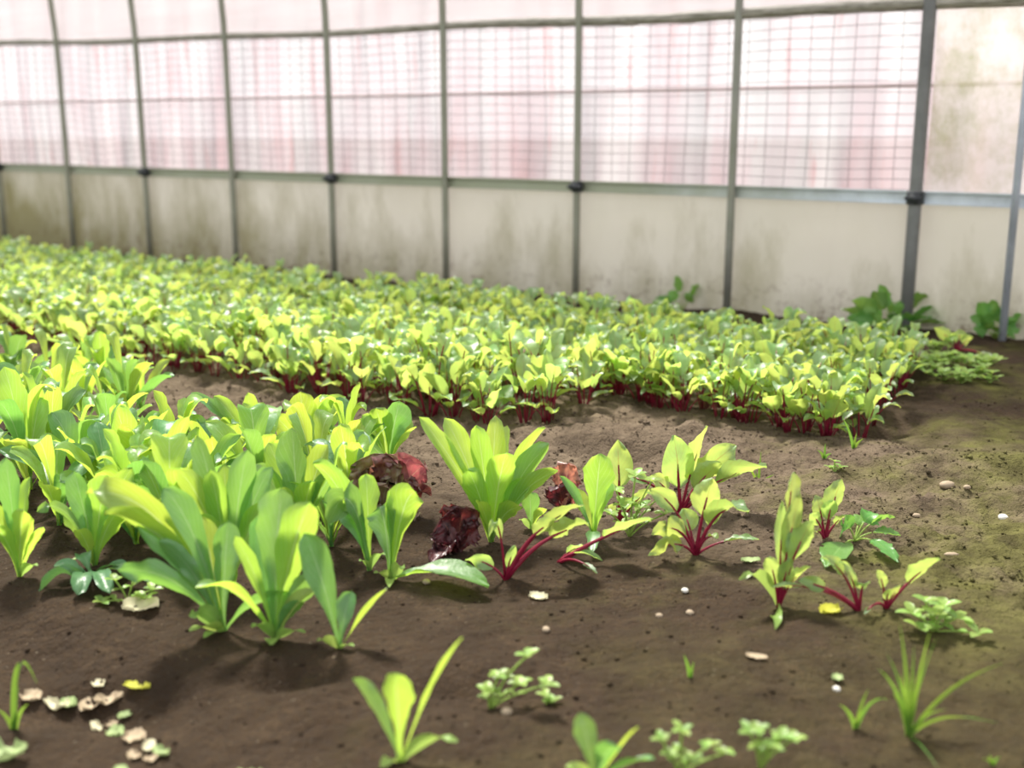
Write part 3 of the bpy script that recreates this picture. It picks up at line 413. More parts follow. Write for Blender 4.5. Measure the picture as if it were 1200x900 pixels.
('chickweed', 'bright chickweed between spatula-leaved mustard and veined beets', 'weed', None, 0.153, 1.402, [('s', 0.006, 0.0, 0.084, 0.0158, 0.6, 0, None), ('s', -0.019, 0.0, 0.065, 0.0158, 0.6, 0, None), ('s', 0.027, 0.0, 0.077, 0.0158, 0.6, 0, None), ('s', 0.036, 0.0, 0.054, 0.0158, 0.6, 0, None), ('s', -0.011, -0.01, 0.048, 0.0157, 0.6, 0, None), ('s', 0.013, -0.01, 0.045, 0.0157, 0.6, 0, None), ('s', -0.025, 0.0, 0.033, 0.0158, 0.6, 0, None), ('s', 0.044, -0.01, 0.036, 0.0157, 0.6, 0, None)]),
('chickweed', 'tiny weed sprout on the mossy soil right of the pit', 'weed', None, 0.494, 1.67, [('s', -0.001, 0.0, 0.018, 0.0088, 0.6, 0, None), ('s', -0.008, 0.0, 0.008, 0.0088, 0.6, 0, None), ('s', 0.01, 0.0, 0.008, 0.0088, 0.6, 0, None)]),
('chickweed', 'pale chickweed in the low patch near the wall, first from its left end', 'weed', None, 0.924, 2.615, [('s', -0.006, 0.016, 0.013, 0.0197, 0.6, 0, None), ('s', 0.006, 0.008, 0.015, 0.0197, 0.6, 0, None), ('s', -0.037, 0.001, 0.016, 0.0196, 0.6, 0, None), ('s', 0.002, -0.023, 0.021, 0.0194, 0.6, 0, None), ('s', -0.042, 0.009, 0.017, 0.0197, 0.6, 0, None), ('s', -0.031, -0.016, 0.019, 0.0195, 0.6, 0, None)]),
('chickweed', 'pale chickweed in the low patch near the wall, third from its left end', 'weed', None, 0.942, 2.565, [('s', -0.017, 0.014, 0.025, 0.0193, 0.6, 0, None), ('s', 0.026, -0.021, 0.022, 0.0191, 0.6, 0, None), ('s', 0.049, 0.018, 0.014, 0.0194, 0.6, 0, None), ('s', -0.008, -0.029, 0.026, 0.019, 0.6, 0, None), ('s', 0.013, 0.017, 0.013, 0.0194, 0.6, 0, None), ('s', -0.018, -0.013, 0.017, 0.0191, 0.6, 0, None)]),
('chickweed', 'pale chickweed in the low patch near the wall, sixth from its left end', 'weed', None, 0.953, 2.488, [('s', 0.016, -0.03, 0.035, 0.0184, 0.6, 0, None), ('s', 0.028, -0.027, 0.027, 0.0185, 0.6, 0, None), ('s', -0.004, -0.006, 0.021, 0.0186, 0.6, 0, None), ('s', -0.007, -0.006, 0.017, 0.0186, 0.6, 0, None), ('s', -0.028, -0.017, 0.015, 0.0185, 0.6, 0, None), ('s', -0.037, 0.012, 0.019, 0.0188, 0.6, 0, None)]),
('chickweed', 'pale chickweed in the low patch near the wall, eighth from its left end', 'weed', None, 0.977, 2.451, [('s', -0.038, 0.009, 0.025, 0.0185, 0.6, 0, None), ('s', -0.001, -0.001, 0.023, 0.0184, 0.6, 0, None), ('s', -0.054, -0.028, 0.031, 0.0182, 0.6, 0, None), ('s', -0.016, 0.018, 0.025, 0.0185, 0.6, 0, None), ('s', -0.017, 0.008, 0.012, 0.0184, 0.6, 0, None), ('s', 0.01, -0.004, 0.022, 0.0184, 0.6, 0, None)]),
('chickweed', 'pale chickweed in the low patch near the wall, tenth from its left end', 'weed', None, 1.026, 2.488, [('s', 0.023, 0.009, 0.018, 0.0187, 0.6, 0, None), ('s', -0.03, 0.007, 0.028, 0.0187, 0.6, 0, None), ('s', -0.011, -0.028, 0.025, 0.0185, 0.6, 0, None), ('s', -0.039, -0.013, 0.02, 0.0186, 0.6, 0, None), ('s', 0.037, 0.016, 0.018, 0.0188, 0.6, 0, None), ('s', 0.003, 0.016, 0.016, 0.0188, 0.6, 0, None)]),
('chickweed', 'pale chickweed in the low patch near the wall, fourth from its left end', 'weed', None, 0.887, 2.381, [('s', 0.015, -0.014, 0.016, 0.0178, 0.6, 0, None), ('s', -0.013, -0.021, 0.023, 0.0177, 0.6, 0, None), ('s', -0.041, -0.023, 0.035, 0.0177, 0.6, 0, None), ('s', 0.046, 0.02, 0.015, 0.018, 0.6, 0, None), ('s', -0.032, -0.026, 0.017, 0.0177, 0.6, 0, None), ('s', 0.033, 0.016, 0.023, 0.018, 0.6, 0, None)]),
('chickweed', 'pale chickweed in the low patch near the wall, seventh from its left end', 'weed', None, 0.899, 2.314, [('s', -0.034, 0.007, 0.015, 0.0174, 0.6, 0, None), ('s', -0.004, -0.007, 0.02, 0.0173, 0.6, 0, None), ('s', -0.005, -0.027, 0.021, 0.0172, 0.6, 0, None), ('s', 0.035, 0.01, 0.009, 0.0174, 0.6, 0, None), ('s', -0.012, -0.023, 0.021, 0.0172, 0.6, 0, None), ('s', 0.024, 0.002, 0.014, 0.0174, 0.6, 0, None)]),
('chickweed', 'pale chickweed in the low patch near the wall, ninth from its left end', 'weed', None, 0.922, 2.282, [('s', -0.003, -0.022, 0.017, 0.017, 0.6, 0, None), ('s', -0.01, -0.027, 0.02, 0.0169, 0.6, 0, None), ('s', -0.004, -0.023, 0.023, 0.0169, 0.6, 0, None), ('s', 0.036, 0.019, 0.01, 0.0173, 0.6, 0, None), ('s', 0.012, 0.004, 0.022, 0.0172, 0.6, 0, None), ('s', -0.012, -0.016, 0.027, 0.017, 0.6, 0, None)]),
('chickweed', 'pale chickweed in the low patch near the wall, eleventh from its left end', 'weed', None, 0.971, 2.339, [('s', 0.019, 0.015, 0.019, 0.0177, 0.6, 0, None), ('s', -0.024, 0.011, 0.02, 0.0176, 0.6, 0, None), ('s', 0.021, 0.001, 0.014, 0.0176, 0.6, 0, None), ('s', 0.005, -0.021, 0.025, 0.0174, 0.6, 0, None), ('s', 0.013, -0.004, 0.019, 0.0175, 0.6, 0, None), ('s', 0.016, -0.012, 0.028, 0.0175, 0.6, 0, None)]),
('chickweed', 'pale chickweed in the low patch near the wall, second from its left end', 'weed', None, 0.89, 2.47, [('s', -0.001, 0.003, 0.028, 0.0186, 0.6, 0, None), ('s', -0.008, -0.002, 0.022, 0.0185, 0.6, 0, None), ('s', 0.041, 0.012, 0.017, 0.0186, 0.6, 0, None), ('s', -0.007, 0.018, 0.016, 0.0187, 0.6, 0, None), ('s', -0.012, -0.021, 0.035, 0.0184, 0.6, 0, None), ('s', -0.044, -0.003, 0.026, 0.0185, 0.6, 0, None)]),
('chickweed', 'pale chickweed in the low patch near the wall, fifth from its left end', 'weed', None, 0.99, 2.615, [('s', -0.012, 0.004, 0.022, 0.0196, 0.6, 0, None), ('s', 0.016, 0.011, 0.018, 0.0197, 0.6, 0, None), ('s', 0.039, 0.01, 0.031, 0.0197, 0.6, 0, None), ('s', -0.001, 0.002, 0.02, 0.0196, 0.6, 0, None), ('s', 0.012, 0.016, 0.019, 0.0197, 0.6, 0, None), ('s', -0.017, 0.019, 0.023, 0.0198, 0.6, 0, None)]),
('chickweed', 'pale chickweed in the low patch near the wall, twelfth from its left end', 'weed', None, 1.019, 2.416, [('s', -0.014, -0.023, 0.031, 0.018, 0.6, 0, None), ('s', -0.019, 0.012, 0.015, 0.0182, 0.6, 0, None), ('s', 0.015, 0.005, 0.018, 0.0182, 0.6, 0, None), ('s', 0.026, -0.021, 0.027, 0.018, 0.6, 0, None), ('s', 0.027, 0.003, 0.026, 0.0181, 0.6, 0, None), ('s', 0.006, 0.001, 0.019, 0.0181, 0.6, 0, None)]),
('chickweed', 'small green weed right of the pale chickweed patch', 'weed', None, 0.983, 2.282, [('s', 0.002, 0.0, 0.022, 0.0171, 0.6, 0, None), ('s', 0.013, 0.0, 0.011, 0.0171, 0.6, 0, None), ('s', -0.012, 0.0, 0.011, 0.0171, 0.6, 0, None)]),
('chickweed', 'weed shoots under the flat dull rosette', 'weed', None, -0.431, 1.191, [('s', -0.012, 0.0, 0.026, 0.0125, 0.6, 0, None), ('s', 0.012, 0.0, 0.031, 0.0125, 0.6, 0, None), ('s', 0.03, 0.0, 0.015, 0.0125, 0.6, 0, None), ('s', 0.023, -0.01, 0.009, 0.0124, 0.6, 0, None), ('s', -0.025, -0.01, 0.004, 0.0124, 0.6, 0, None)])]
DEBRIS=[
('fallen_leaf', 'cream withered leaf on soil in front of the flat rosette', 'leaf', None, -0.409, 1.168, 0.0383, 0.0322, 'cream', 10),
('fallen_leaf', 'pale withered leaf scrap below the leaning beet', 'leaf', None, 0.03, 1.228, 0.022, 0.0192, 'cream', 160),
('fallen_leaf', 'yellow leaf lying under the sprawling beet', 'leaf', None, 0.345, 1.148, 0.0255, 0.022, 'yellow', 20),
('fallen_leaf', 'thin yellow leaf right of the withered scraps', 'leaf', None, -0.373, 1.037, 0.0274, 0.0132, 'yellow', 170),
('fallen_leaf', 'tan leaf scrap on foreground soil right of centre', 'leaf', None, 0.241, 1.035, 0.0213, 0.0114, 'tan', 160),
('fallen_leaf', 'round green leaf scrap at the left edge', 'leaf', None, -0.449, 0.906, 0.0205, 0.0464, 'green', 80),
('fallen_leaf', 'green leaf scrap above a white speck', 'leaf', None, 0.311, 0.998, 0.0105, 0.0126, 'green', 0),
('fallen_leaf', 'pale leaf scrap beside drooping beet, right side', 'leaf', None, 0.292, 1.31, 0.0238, 0.0138, 'green', 0),
('pebble', 'tan stone on the mossy soil at far right', 'stone', None, 0.649, 1.623, 0.0274, 0.0197, 'stone', 20),
('pebble', 'small tan stone right of the larger tan stone', 'stone', None, 0.674, 1.61, 0.0123, 0.0109, 'stone', 10),
('pebble', 'pinkish pebble in the middle of the bare soil', 'stone', None, 0.036, 1.116, 0.0092, 0.0118, 'stone', 0),
('pebble', 'whitish pebble below the drooping beet', 'stone', None, 0.161, 1.159, 0.0086, 0.0092, 'stone', 0),
('pebble', 'white pebble on the mossy slope, far right', 'stone', None, 0.691, 1.52, 0.0157, 0.0168, 'white', 0),
('pebble', 'white speck stone beside the green leaf scrap', 'stone', None, 0.305, 0.979, 0.0078, 0.0083, 'white', 0),
('pebble', 'cream pebble right of toothed weed', 'stone', None, 0.546, 1.333, 0.0092, 0.0221, 'stone', 90),
('pebble', 'round tan pebble under the branching chickweed', 'stone', None, -0.005, 0.944, 0.0113, 0.0129, 'stone', 0),
('pebble', 'pale pebble in dark soil left of leaning beet', 'stone', None, -0.1, 1.243, 0.0101, 0.0097, 'stone', 0),
('pebble', 'small pebble on the pale ridge at right', 'stone', None, 0.566, 1.513, 0.0127, 0.0102, 'stone', 0),
('pebble', 'pale speck stone left of the pointed-leaved beet', 'stone', None, 0.198, 1.218, 0.009, 0.0096, 'white', 0),
('pebble', 'pale pebble left of the tan foreground leaf scrap', 'stone', None, 0.195, 1.162, 0.0097, 0.0108, 'stone', 0),
('fallen_leaf', 'tan leaf scrap in the foreground trail, first tan scrap from the left edge', 'leaf', 'leaf scraps on the foreground soil', -0.475, 1.028, 0.0206, 0.0209, 'tan', 163),
('fallen_leaf', 'cream leaf scrap in the foreground trail, first cream scrap from the left edge', 'leaf', 'leaf scraps on the foreground soil', -0.447, 1.021, 0.0129, 0.0295, 'cream', 69),
('fallen_leaf', 'pale green leaf scrap in the foreground trail, first pale green scrap from the left edge', 'leaf', 'leaf scraps on the foreground soil', -0.438, 1.024, 0.0166, 0.0207, 'green', 7),
('fallen_leaf', 'tan leaf scrap in the foreground trail, second tan scrap from the left edge', 'leaf', 'leaf scraps on the foreground soil', -0.417, 1.024, 0.0183, 0.022, 'tan', 50),
('fallen_leaf', 'cream leaf scrap in the foreground trail, second cream scrap from the left edge', 'leaf', 'leaf scraps on the foreground soil', -0.399, 0.993, 0.0089, 0.02, 'cream', 40),
('fallen_leaf', 'cream leaf scrap in the foreground trail, third cream scrap from the left edge', 'leaf', 'leaf scraps on the foreground soil', -0.415, 1.046, 0.013, 0.0149, 'cream', 150),
('fallen_leaf', 'tan leaf scrap in the foreground trail, third tan scrap from the left edge', 'leaf', 'leaf scraps on the foreground soil', -0.399, 1.028, 0.0165, 0.0263, 'tan', 112),
('fallen_leaf', 'tan leaf scrap in the foreground trail, fourth tan scrap from the left edge', 'leaf', 'leaf scraps on the foreground soil', -0.387, 1.001, 0.0098, 0.0115, 'tan', 159),
('fallen_leaf', 'pale green leaf scrap in the foreground trail, second pale green scrap from the left edge', 'leaf', 'leaf scraps on the foreground soil', -0.374, 0.973, 0.0157, 0.0196, 'green', 166),
('fallen_leaf', 'pale green leaf scrap in the foreground trail, third pale green scrap from the left edge', 'leaf', 'leaf scraps on the foreground soil', -0.336, 0.882, 0.0129, 0.0181, 'green', 46),
('fallen_leaf', 'pale green leaf scrap in the foreground trail, fourth pale green scrap from the left edge', 'leaf', 'leaf scraps on the foreground soil', -0.377, 1.01, 0.0144, 0.0115, 'green', 56),
('fallen_leaf', 'tan leaf scrap in the foreground trail, fifth tan scrap from the left edge', 'leaf', 'leaf scraps on the foreground soil', -0.349, 0.953, 0.0205, 0.0219, 'tan', 175),
('fallen_leaf', 'tan leaf scrap in the foreground trail, sixth tan scrap from the left edge', 'leaf', 'leaf scraps on the foreground soil', -0.336, 0.914, 0.0108, 0.0159, 'tan', 46),
('fallen_leaf', 'pale green leaf scrap in the foreground trail, fifth pale green scrap from the left edge', 'leaf', 'leaf scraps on the foreground soil', -0.317, 0.866, 0.0143, 0.0127, 'green', 161),
('fallen_leaf', 'cream leaf scrap in the foreground trail, fourth cream scrap from the left edge', 'leaf', 'leaf scraps on the foreground soil', -0.328, 0.93, 0.0117, 0.0187, 'cream', 10),
('fallen_leaf', 'tan leaf scrap in the foreground trail, seventh tan scrap from the left edge', 'leaf', 'leaf scraps on the foreground soil', -0.319, 0.908, 0.0098, 0.0131, 'tan', 120),
('fallen_leaf', 'pale green leaf scrap in the foreground trail, sixth pale green scrap from the left edge', 'leaf', 'leaf scraps on the foreground soil', -0.313, 0.917, 0.0115, 0.0198, 'green', 57),
('fallen_leaf', 'tan leaf scrap in the foreground trail, eighth tan scrap from the left edge', 'leaf', 'leaf scraps on the foreground soil', -0.275, 0.856, 0.0093, 0.01, 'tan', 42),
('fallen_leaf', 'cream leaf scrap in the foreground trail, fifth cream scrap from the left edge', 'leaf', 'leaf scraps on the foreground soil', -0.255, 0.861, 0.0156, 0.0149, 'cream', 13),
('fallen_leaf', 'tan leaf scrap in the foreground trail, ninth tan scrap from the left edge', 'leaf', 'leaf scraps on the foreground soil', -0.24, 0.872, 0.0125, 0.0175, 'tan', 34),
('fallen_leaf', 'pale green leaf scrap in the foreground trail, seventh pale green scrap from the left edge', 'leaf', 'leaf scraps on the foreground soil', -0.233, 0.877, 0.0094, 0.0151, 'green', 28),
('fallen_leaf', 'pale green leaf scrap in the foreground trail, eighth pale green scrap from the left edge', 'leaf', 'leaf scraps on the foreground soil', -0.22, 0.874, 0.0109, 0.015, 'green', 81)]
MUSTARDS=[
(-0.914, 2.381, 0.8, 'lime-green mustard plant, first from the left edge in first mustard row from bare strip'),
(-0.797, 2.162, 0.9, 'lime-green mustard plant, second from the left edge in first mustard row from bare strip'),
(-0.694, 2.066, 0.8, 'lime-green mustard plant, third from the left edge in first mustard row from bare strip'),
(-1.002, 2.236, 0.9, 'lime-green mustard plant, first from the left edge in second mustard row from bare strip'),
(-0.886, 2.134, 0.9, 'lime-green mustard plant, second from the left edge in second mustard row from bare strip'),
(-0.757, 1.943, 0.9, 'lime-green mustard plant, third from the left edge in second mustard row from bare strip'),
(-0.678, 1.943, 0.9, 'lime-green mustard plant, fourth from the left edge in second mustard row from bare strip'),
(-0.363, 1.627, 0.85, 'lime-green mustard plant, fifth from the left edge in second mustard row from bare strip'),
(-0.251, 1.67, 0.8, 'lime-green mustard plant, sixth from the left edge in second mustard row from bare strip'),
(-0.89, 1.943, 0.9, 'lime-green mustard plant, first from the left edge in third mustard row from bare strip'),
(-0.808, 1.833, 1.0, 'lime-green mustard plant, second from the left edge in third mustard row from bare strip'),
(-0.748, 1.833, 0.95, 'lime-green mustard plant, third from the left edge in third mustard row from bare strip'),
(-0.704, 1.67, 0.95, 'lime-green mustard plant, fourth from the left edge in third mustard row from bare strip'),
(-0.628, 1.715, 0.95, 'lime-green mustard plant, fifth from the left edge in third mustard row from bare strip'),
(-0.526, 1.67, 0.75, 'lime-green mustard plant, sixth from the left edge in third mustard row from bare strip'),
(-0.475, 1.555, 0.95, 'lime-green mustard plant, seventh from the left edge in third mustard row from bare strip'),
(-0.413, 1.532, 0.9, 'lime-green mustard plant, eighth from the left edge in third mustard row from bare strip'),
(-0.34, 1.454, 1.0, 'lime-green mustard plant, ninth from the left edge in third mustard row from bare strip'),
(-0.274, 1.525, 0.95, 'lime-green mustard plant, tenth from the left edge in third mustard row from bare strip'),
(-0.218, 1.468, 0.85, 'lime-green mustard plant, eleventh from the left edge in third mustard row from bare strip'),
(-0.23, 1.364, 0.8, 'lime-green mustard plant, twelfth from the left edge in third mustard row from bare strip'),
(-0.816, 1.653, 1.0, 'lime-green mustard plant, first from the left edge in fourth mustard row from bare strip'),
(-0.7, 1.578, 1.0, 'lime-green mustard plant, second from the left edge in fourth mustard row from bare strip'),
(-0.739, 1.461, 1.0, 'lime-green mustard plant, third from the left edge in fourth mustard row from bare strip'),
(-0.603, 1.525, 1.0, 'lime-green mustard plant, fourth from the left edge in fourth mustard row from bare strip'),
(-0.599, 1.427, 0.9, 'lime-green mustard plant, fifth from the left edge in fourth mustard row from bare strip'),
(-0.526, 1.525, 0.95, 'lime-green mustard plant, sixth from the left edge in fourth mustard row from bare strip'),
(-0.54, 1.454, 1.0, 'lime-green mustard plant, seventh from the left edge in fourth mustard row from bare strip'),
(-0.468, 1.427, 1.0, 'lime-green mustard plant, eighth from the left edge in fourth mustard row from bare strip'),
(-0.475, 1.358, 1.0, 'lime-green mustard plant, ninth from the left edge in fourth mustard row from bare strip'),
(-0.424, 1.414, 1.0, 'lime-green mustard plant, tenth from the left edge in fourth mustard row from bare strip'),
(-0.415, 1.318, 1.0, 'lime-green mustard plant, eleventh from the left edge in fourth mustard row from bare strip')]
# ---------------------------------------------------------------- ground
def make_ground():
    na, nr = 500, 700
    a = np.linspace(-1.25, 1.25, na)
    r = np.exp(np.linspace(math.log(.95), math.log(7.6), nr))      # distance from a point behind the camera
    V = np.empty((nr, na, 3))
    for i in range(nr):
        y = r[i] - .45
        for j in range(na):
            x = a[j] * r[i]
            V[i, j] = (x, y, hgt(x, y))
    idx = np.arange(nr * na).reshape(nr, na)
    F = np.stack([idx[:-1, :-1], idx[:-1, 1:], idx[1:, 1:], idx[1:, :-1]], -1).reshape(-1, 4)
    me = bpy.data.meshes.new('ground')
    fill_mesh(me, V.reshape(-1, 3), F)
    me.materials.append(M_SOIL)
    g = link('ground', me)
    props(g, 'bare brown soil, mossy toward one side, with hollows and crumbs', None, None, 'structure')
    b = MB()
    b.grid([[(-40, -12, -.08), (40, -12, -.08)], [(-40, 60, -.08), (40, 60, -.08)]], [[(0, 0), (1, 0)], [(0, 1), (1, 1)]])
    props(b.build('ground_outside', M_SOIL), 'soil beyond the plant beds', None, None, 'structure')
make_ground()

def make_crumbs():
    rng = np.random.default_rng(4)
    t = (1 + 5 ** .5) / 2
    ico = np.array([(-1, t, 0), (1, t, 0), (-1, -t, 0), (1, -t, 0), (0, -1, t), (0, 1, t), (0, -1, -t), (0, 1, -t), (t, 0, -1), (t, 0, 1), (-t, 0, -1), (-t, 0, 1)], float) / 1.9
    tri = np.array([(0, 11, 5), (0, 5, 1), (0, 1, 7), (0, 7, 10), (0, 10, 11), (1, 5, 9), (5, 11, 4), (11, 10, 2), (10, 7, 6), (7, 1, 8), (3, 9, 4), (3, 4, 2), (3, 2, 6), (3, 6, 8), (3, 8, 9), (4, 9, 5), (2, 4, 11), (6, 2, 10), (8, 6, 7), (9, 8, 1)])
    Vs, Fs, n = [], [], 0
    spots = []
    for k in range(11000):                       # crumbly strip between the beds
        spots.append((rng.uniform(-3.2, .25), rng.uniform(1.08, 1.72), min(.0055, .0010 + .0009 * rng.exponential())))
    for k in range(3800):                       # loose grains everywhere else
        spots.append((rng.uniform(-2.2, .3), rng.uniform(1.55, 2.6), min(.0035, .0008 + .0008 * rng.exponential())))
    for k in range(900):
        spots.append((rng.uniform(-.65, .5), rng.uniform(.2, 1.2), min(.004, .0012 + .0008 * rng.exponential())))
    for s, w, rad in spots:
        p = G(s, w)
        z = hgt(p.x, p.y)
        v = ico * rng.uniform(.65, 1.2, (12, 3)) * rad
        v[:, 2] *= .75
        Vs.append(v + np.array((p.x, p.y, z + rad * .25))); Fs.append(tri + n); n += 12
    me = bpy.data.meshes.new('soil_crumbs')
    fill_mesh(me, np.concatenate(Vs), np.concatenate(Fs))
    me.materials.append(M_SOIL)
    props(link('soil_crumbs', me), 'loose crumbs of dry soil scattered over the bare ground', 'soil crumbs', None, 'stuff')
make_crumbs()

# ---------------------------------------------------------------- wall of the plastic house
RAIL_Z = .343
def lean(z):                                    # the hoops bend inward above the side wall
    return 0 if z < .78 else .20 * (z - .78) ** 2
def roll_z(s):
    return .812 + .0105 * max(0, -s - .8) + .004 * math.sin(s * 5.1) + .012 * max(0, -s - 3.4)

wall = props(empty('wall_back', G(-2, 0, 0)), 'plastic side wall of the growing house on steel hoops', None, None, 'structure')
def wl(p):                                      # world point -> wall's own space
    return Vector(p) - wall.location
def wall_part(mb, name, mats, smooth=True, parent=None):
    mb.v = [tuple(Vector(p) - wall.location) for p in mb.v]
    o = mb.build(name, mats, None, smooth)
    o.parent = parent or wall
    return o
AX, AW = Vector((DX, DY, 0)), Vector((-NX, -NY, 0))
poles = [-4.786 + .5 * k for k in range(-7, 9)]
zs = [-.06, .2, .4, .6, .78, .9, 1.05, 1.2, 1.4, 1.6, 1.8, 2.0]
clamps = []
for k, s in enumerate(poles):
    thick = abs(s + .786) < .01
    b = MB(); b.tube([G(s, .012 + lean(z), z) for z in zs], .0165 if thick else .0112, 12)
    o = wall_part(b, 'hoop_pipe', M_THICK if thick else M_PIPE)
    if thick: o['label'] = 'thicker rust-flecked pipe'
    if k % 2 == 1:
        c = MB(); r = .022 if thick else .0165
        for dz in (-.011, .011):
            c.tube([G(s, .012, RAIL_Z + dz - .005), G(s, .012, RAIL_Z + dz + .005)], r, 12)
        c.box(G(s, .012 + r * .8, RAIL_Z), .030, .012, .018, AX, AW)
        for ds in (-.017, .017):
            c.tube([G(s + ds, .004, RAIL_Z), G(s + ds, .036, RAIL_Z)], .005, 6)
        wall_part(c, 'pipe_clamp', M_CLAMP)
b = MB(); b.tube([G(-.545, .03, -.06), G(-.545, .03, .5), G(-.545, .03, 2.0)], .0095, 12)
wall_part(b, 'support_pole', M_PALE)['label'] = 'thin pale grey pole'

# side rail: channel section in lengths that meet at the clamps
marks = [-8.286 + 1.0 * k for k in range(0, 11)]
for s0, s1 in zip(marks[:-1], marks[1:]):
    b = MB(); g = .003
    mid = G((s0 + s1) / 2, -.006, RAIL_Z)
    b.box(mid, s1 - s0 - g, .004, .034, AX, AW)
    for dz in (-.015, .015):
        b.box(G((s0 + s1) / 2, -.001, RAIL_Z + dz), s1 - s0 - g, .010, .004, AX, AW)
    wall_part(b, 'side_rail', M_RAIL, False)

def sheet(name, material, s0, s1, zf0, zf1, wf, ns, nz, parent=None):
    b = MB(); rows, uvs = [], []
    for i in range(nz + 1):
        r, u = [], []
        for j in range(ns + 1):
            s = s0 + (s1 - s0) * j / ns
            z0, z1 = (zf0(s) if callable(zf0) else zf0), (zf1(s) if callable(zf1) else zf1)
            z = z0 + (z1 - z0) * i / nz
            r.append(G(s, wf(s, z, i / nz), z)); u.append((s + 10, z))
        rows.append(r); uvs.append(u)
    b.grid(rows, uvs)
    return wall_part(b, name, material, True, parent)
def ns3(s, z, q): return noise.noise(Vector((s * q, z * q, 4.2)))
# dirty skirt, one sheet per bay between pipes so that each bellies on its own
M_SKIRT = film_material('skirt_film', 'skirt')
for s0, s1 in zip([-9.0] + poles, poles + [2.9]):
    sheet('skirt_film', M_SKIRT, s0, s1, -.05, RAIL_Z, lambda s, z, t, a=s0, c=s1: -.012 - .016 * math.sin(math.pi * t) * math.sin(math.pi * (s - a) / (c - a)) + .005 * ns3(s, z, 9) * math.sin(math.pi * t), 14, 10)
# film above the roll
sheet('upper_film', film_material('upper_film', 'upper'), -9, 2.9, lambda s: roll_z(s), 2.0, lambda s, z, t: lean(z) - .006 + .004 * noise.noise(Vector((s * 3, z * 22, 1))), 200, 40)
# film hanging from the roll to the rail past the thick pipe
sheet('mildewed_film', film_material('mildewed_film', 'panel'), -.772, 2.9, RAIL_Z + .012, lambda s: roll_z(s), lambda s, z, t: -.010 - .012 * math.sin(math.pi * t) + .006 * ns3(s, z, 6), 60, 16)
# rolled-up film round its bar
b = MB(); pts = []; n = 420
for i in range(n + 1):
    s = -9 + 11.9 * i / n
    pts.append(G(s, .004 + .003 * ns3(s, 0, 9), roll_z(s)))
def roll_r(t):
    s = -9 + 11.9 * t
    return (.0115 + .0035 * sstep(-2.6, -1.6, s)) * (1 + .22 * ns3(s, 1, 13) + .12 * ns3(s, 3, 31))
b.tube(pts, roll_r, 10)
roll_uv = []
for (u, t) in b.uv: roll_uv.append((t * 11.9, u * .07))
b.uv = roll_uv
wall_part(b, 'film_roll', film_material('film_roll', 'roll'))
# net between rail and roll
b = MB()
def net_w(s, z): return -.045 + .012 * ns3(s, z, 2.3)
def wire(pts):
    b.tube(pts, .00105, 3, caps=False)
k = 0; s = -8.9
while s < -.78:
    ph = k * 1.7
    wire([G(s + .006 * ns3(s, z, 4), net_w(s, z), z) for z in [RAIL_Z - .02 + (roll_z(s) - RAIL_Z + .02) * i / 8 for i in range(9)]])
    s += .060; k += 1
for i in range(17):
    t = (i + .5) / 17
    pts = []
    for j in range(271):
        s = -8.9 + 8.12 * j / 270
        z = RAIL_Z + (roll_z(s) - RAIL_Z) * t
        amp = .006 * (1 + 1.8 * sstep(.2, .9, noise.noise(Vector((s * .9, 7, 0))) + .4))
        z += amp * noise.noise(Vector((s * 4.0, t * 2.2, 0)))
        pts.append(G(s, net_w(s, z), z))
    wire(pts)
o = wall_part(b, 'net_wires', M_WIRE); o['kind'] = 'stuff'

# second plastic wall outside, pinkish, seen through the net
wall2 = props(empty('wall_outside', G(-2, -.3, 0)), 'pinkish creased plastic sheets hanging beyond the net', None, None, 'structure')
wall_keep = wall; wall = wall2
def folds(s, z, t):
    return -.30 + .030 * noise.noise(Vector((s * 6, z * .9, 2))) + .016 * noise.noise(Vector((s * 17, z * 1.6, 5)))
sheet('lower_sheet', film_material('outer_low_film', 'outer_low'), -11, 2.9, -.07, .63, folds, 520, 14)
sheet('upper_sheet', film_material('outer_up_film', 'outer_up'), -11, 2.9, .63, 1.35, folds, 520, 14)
b = MB(); b.tube([G(-11, -.245, .63), G(-4, -.245, .63), G(2.9, -.245, .63)], .0065, 8)
wall_part(b, 'cross_pipe', plain('cross_pipe_metal', (.75, .62, .64), .6))
wall = wall_keep

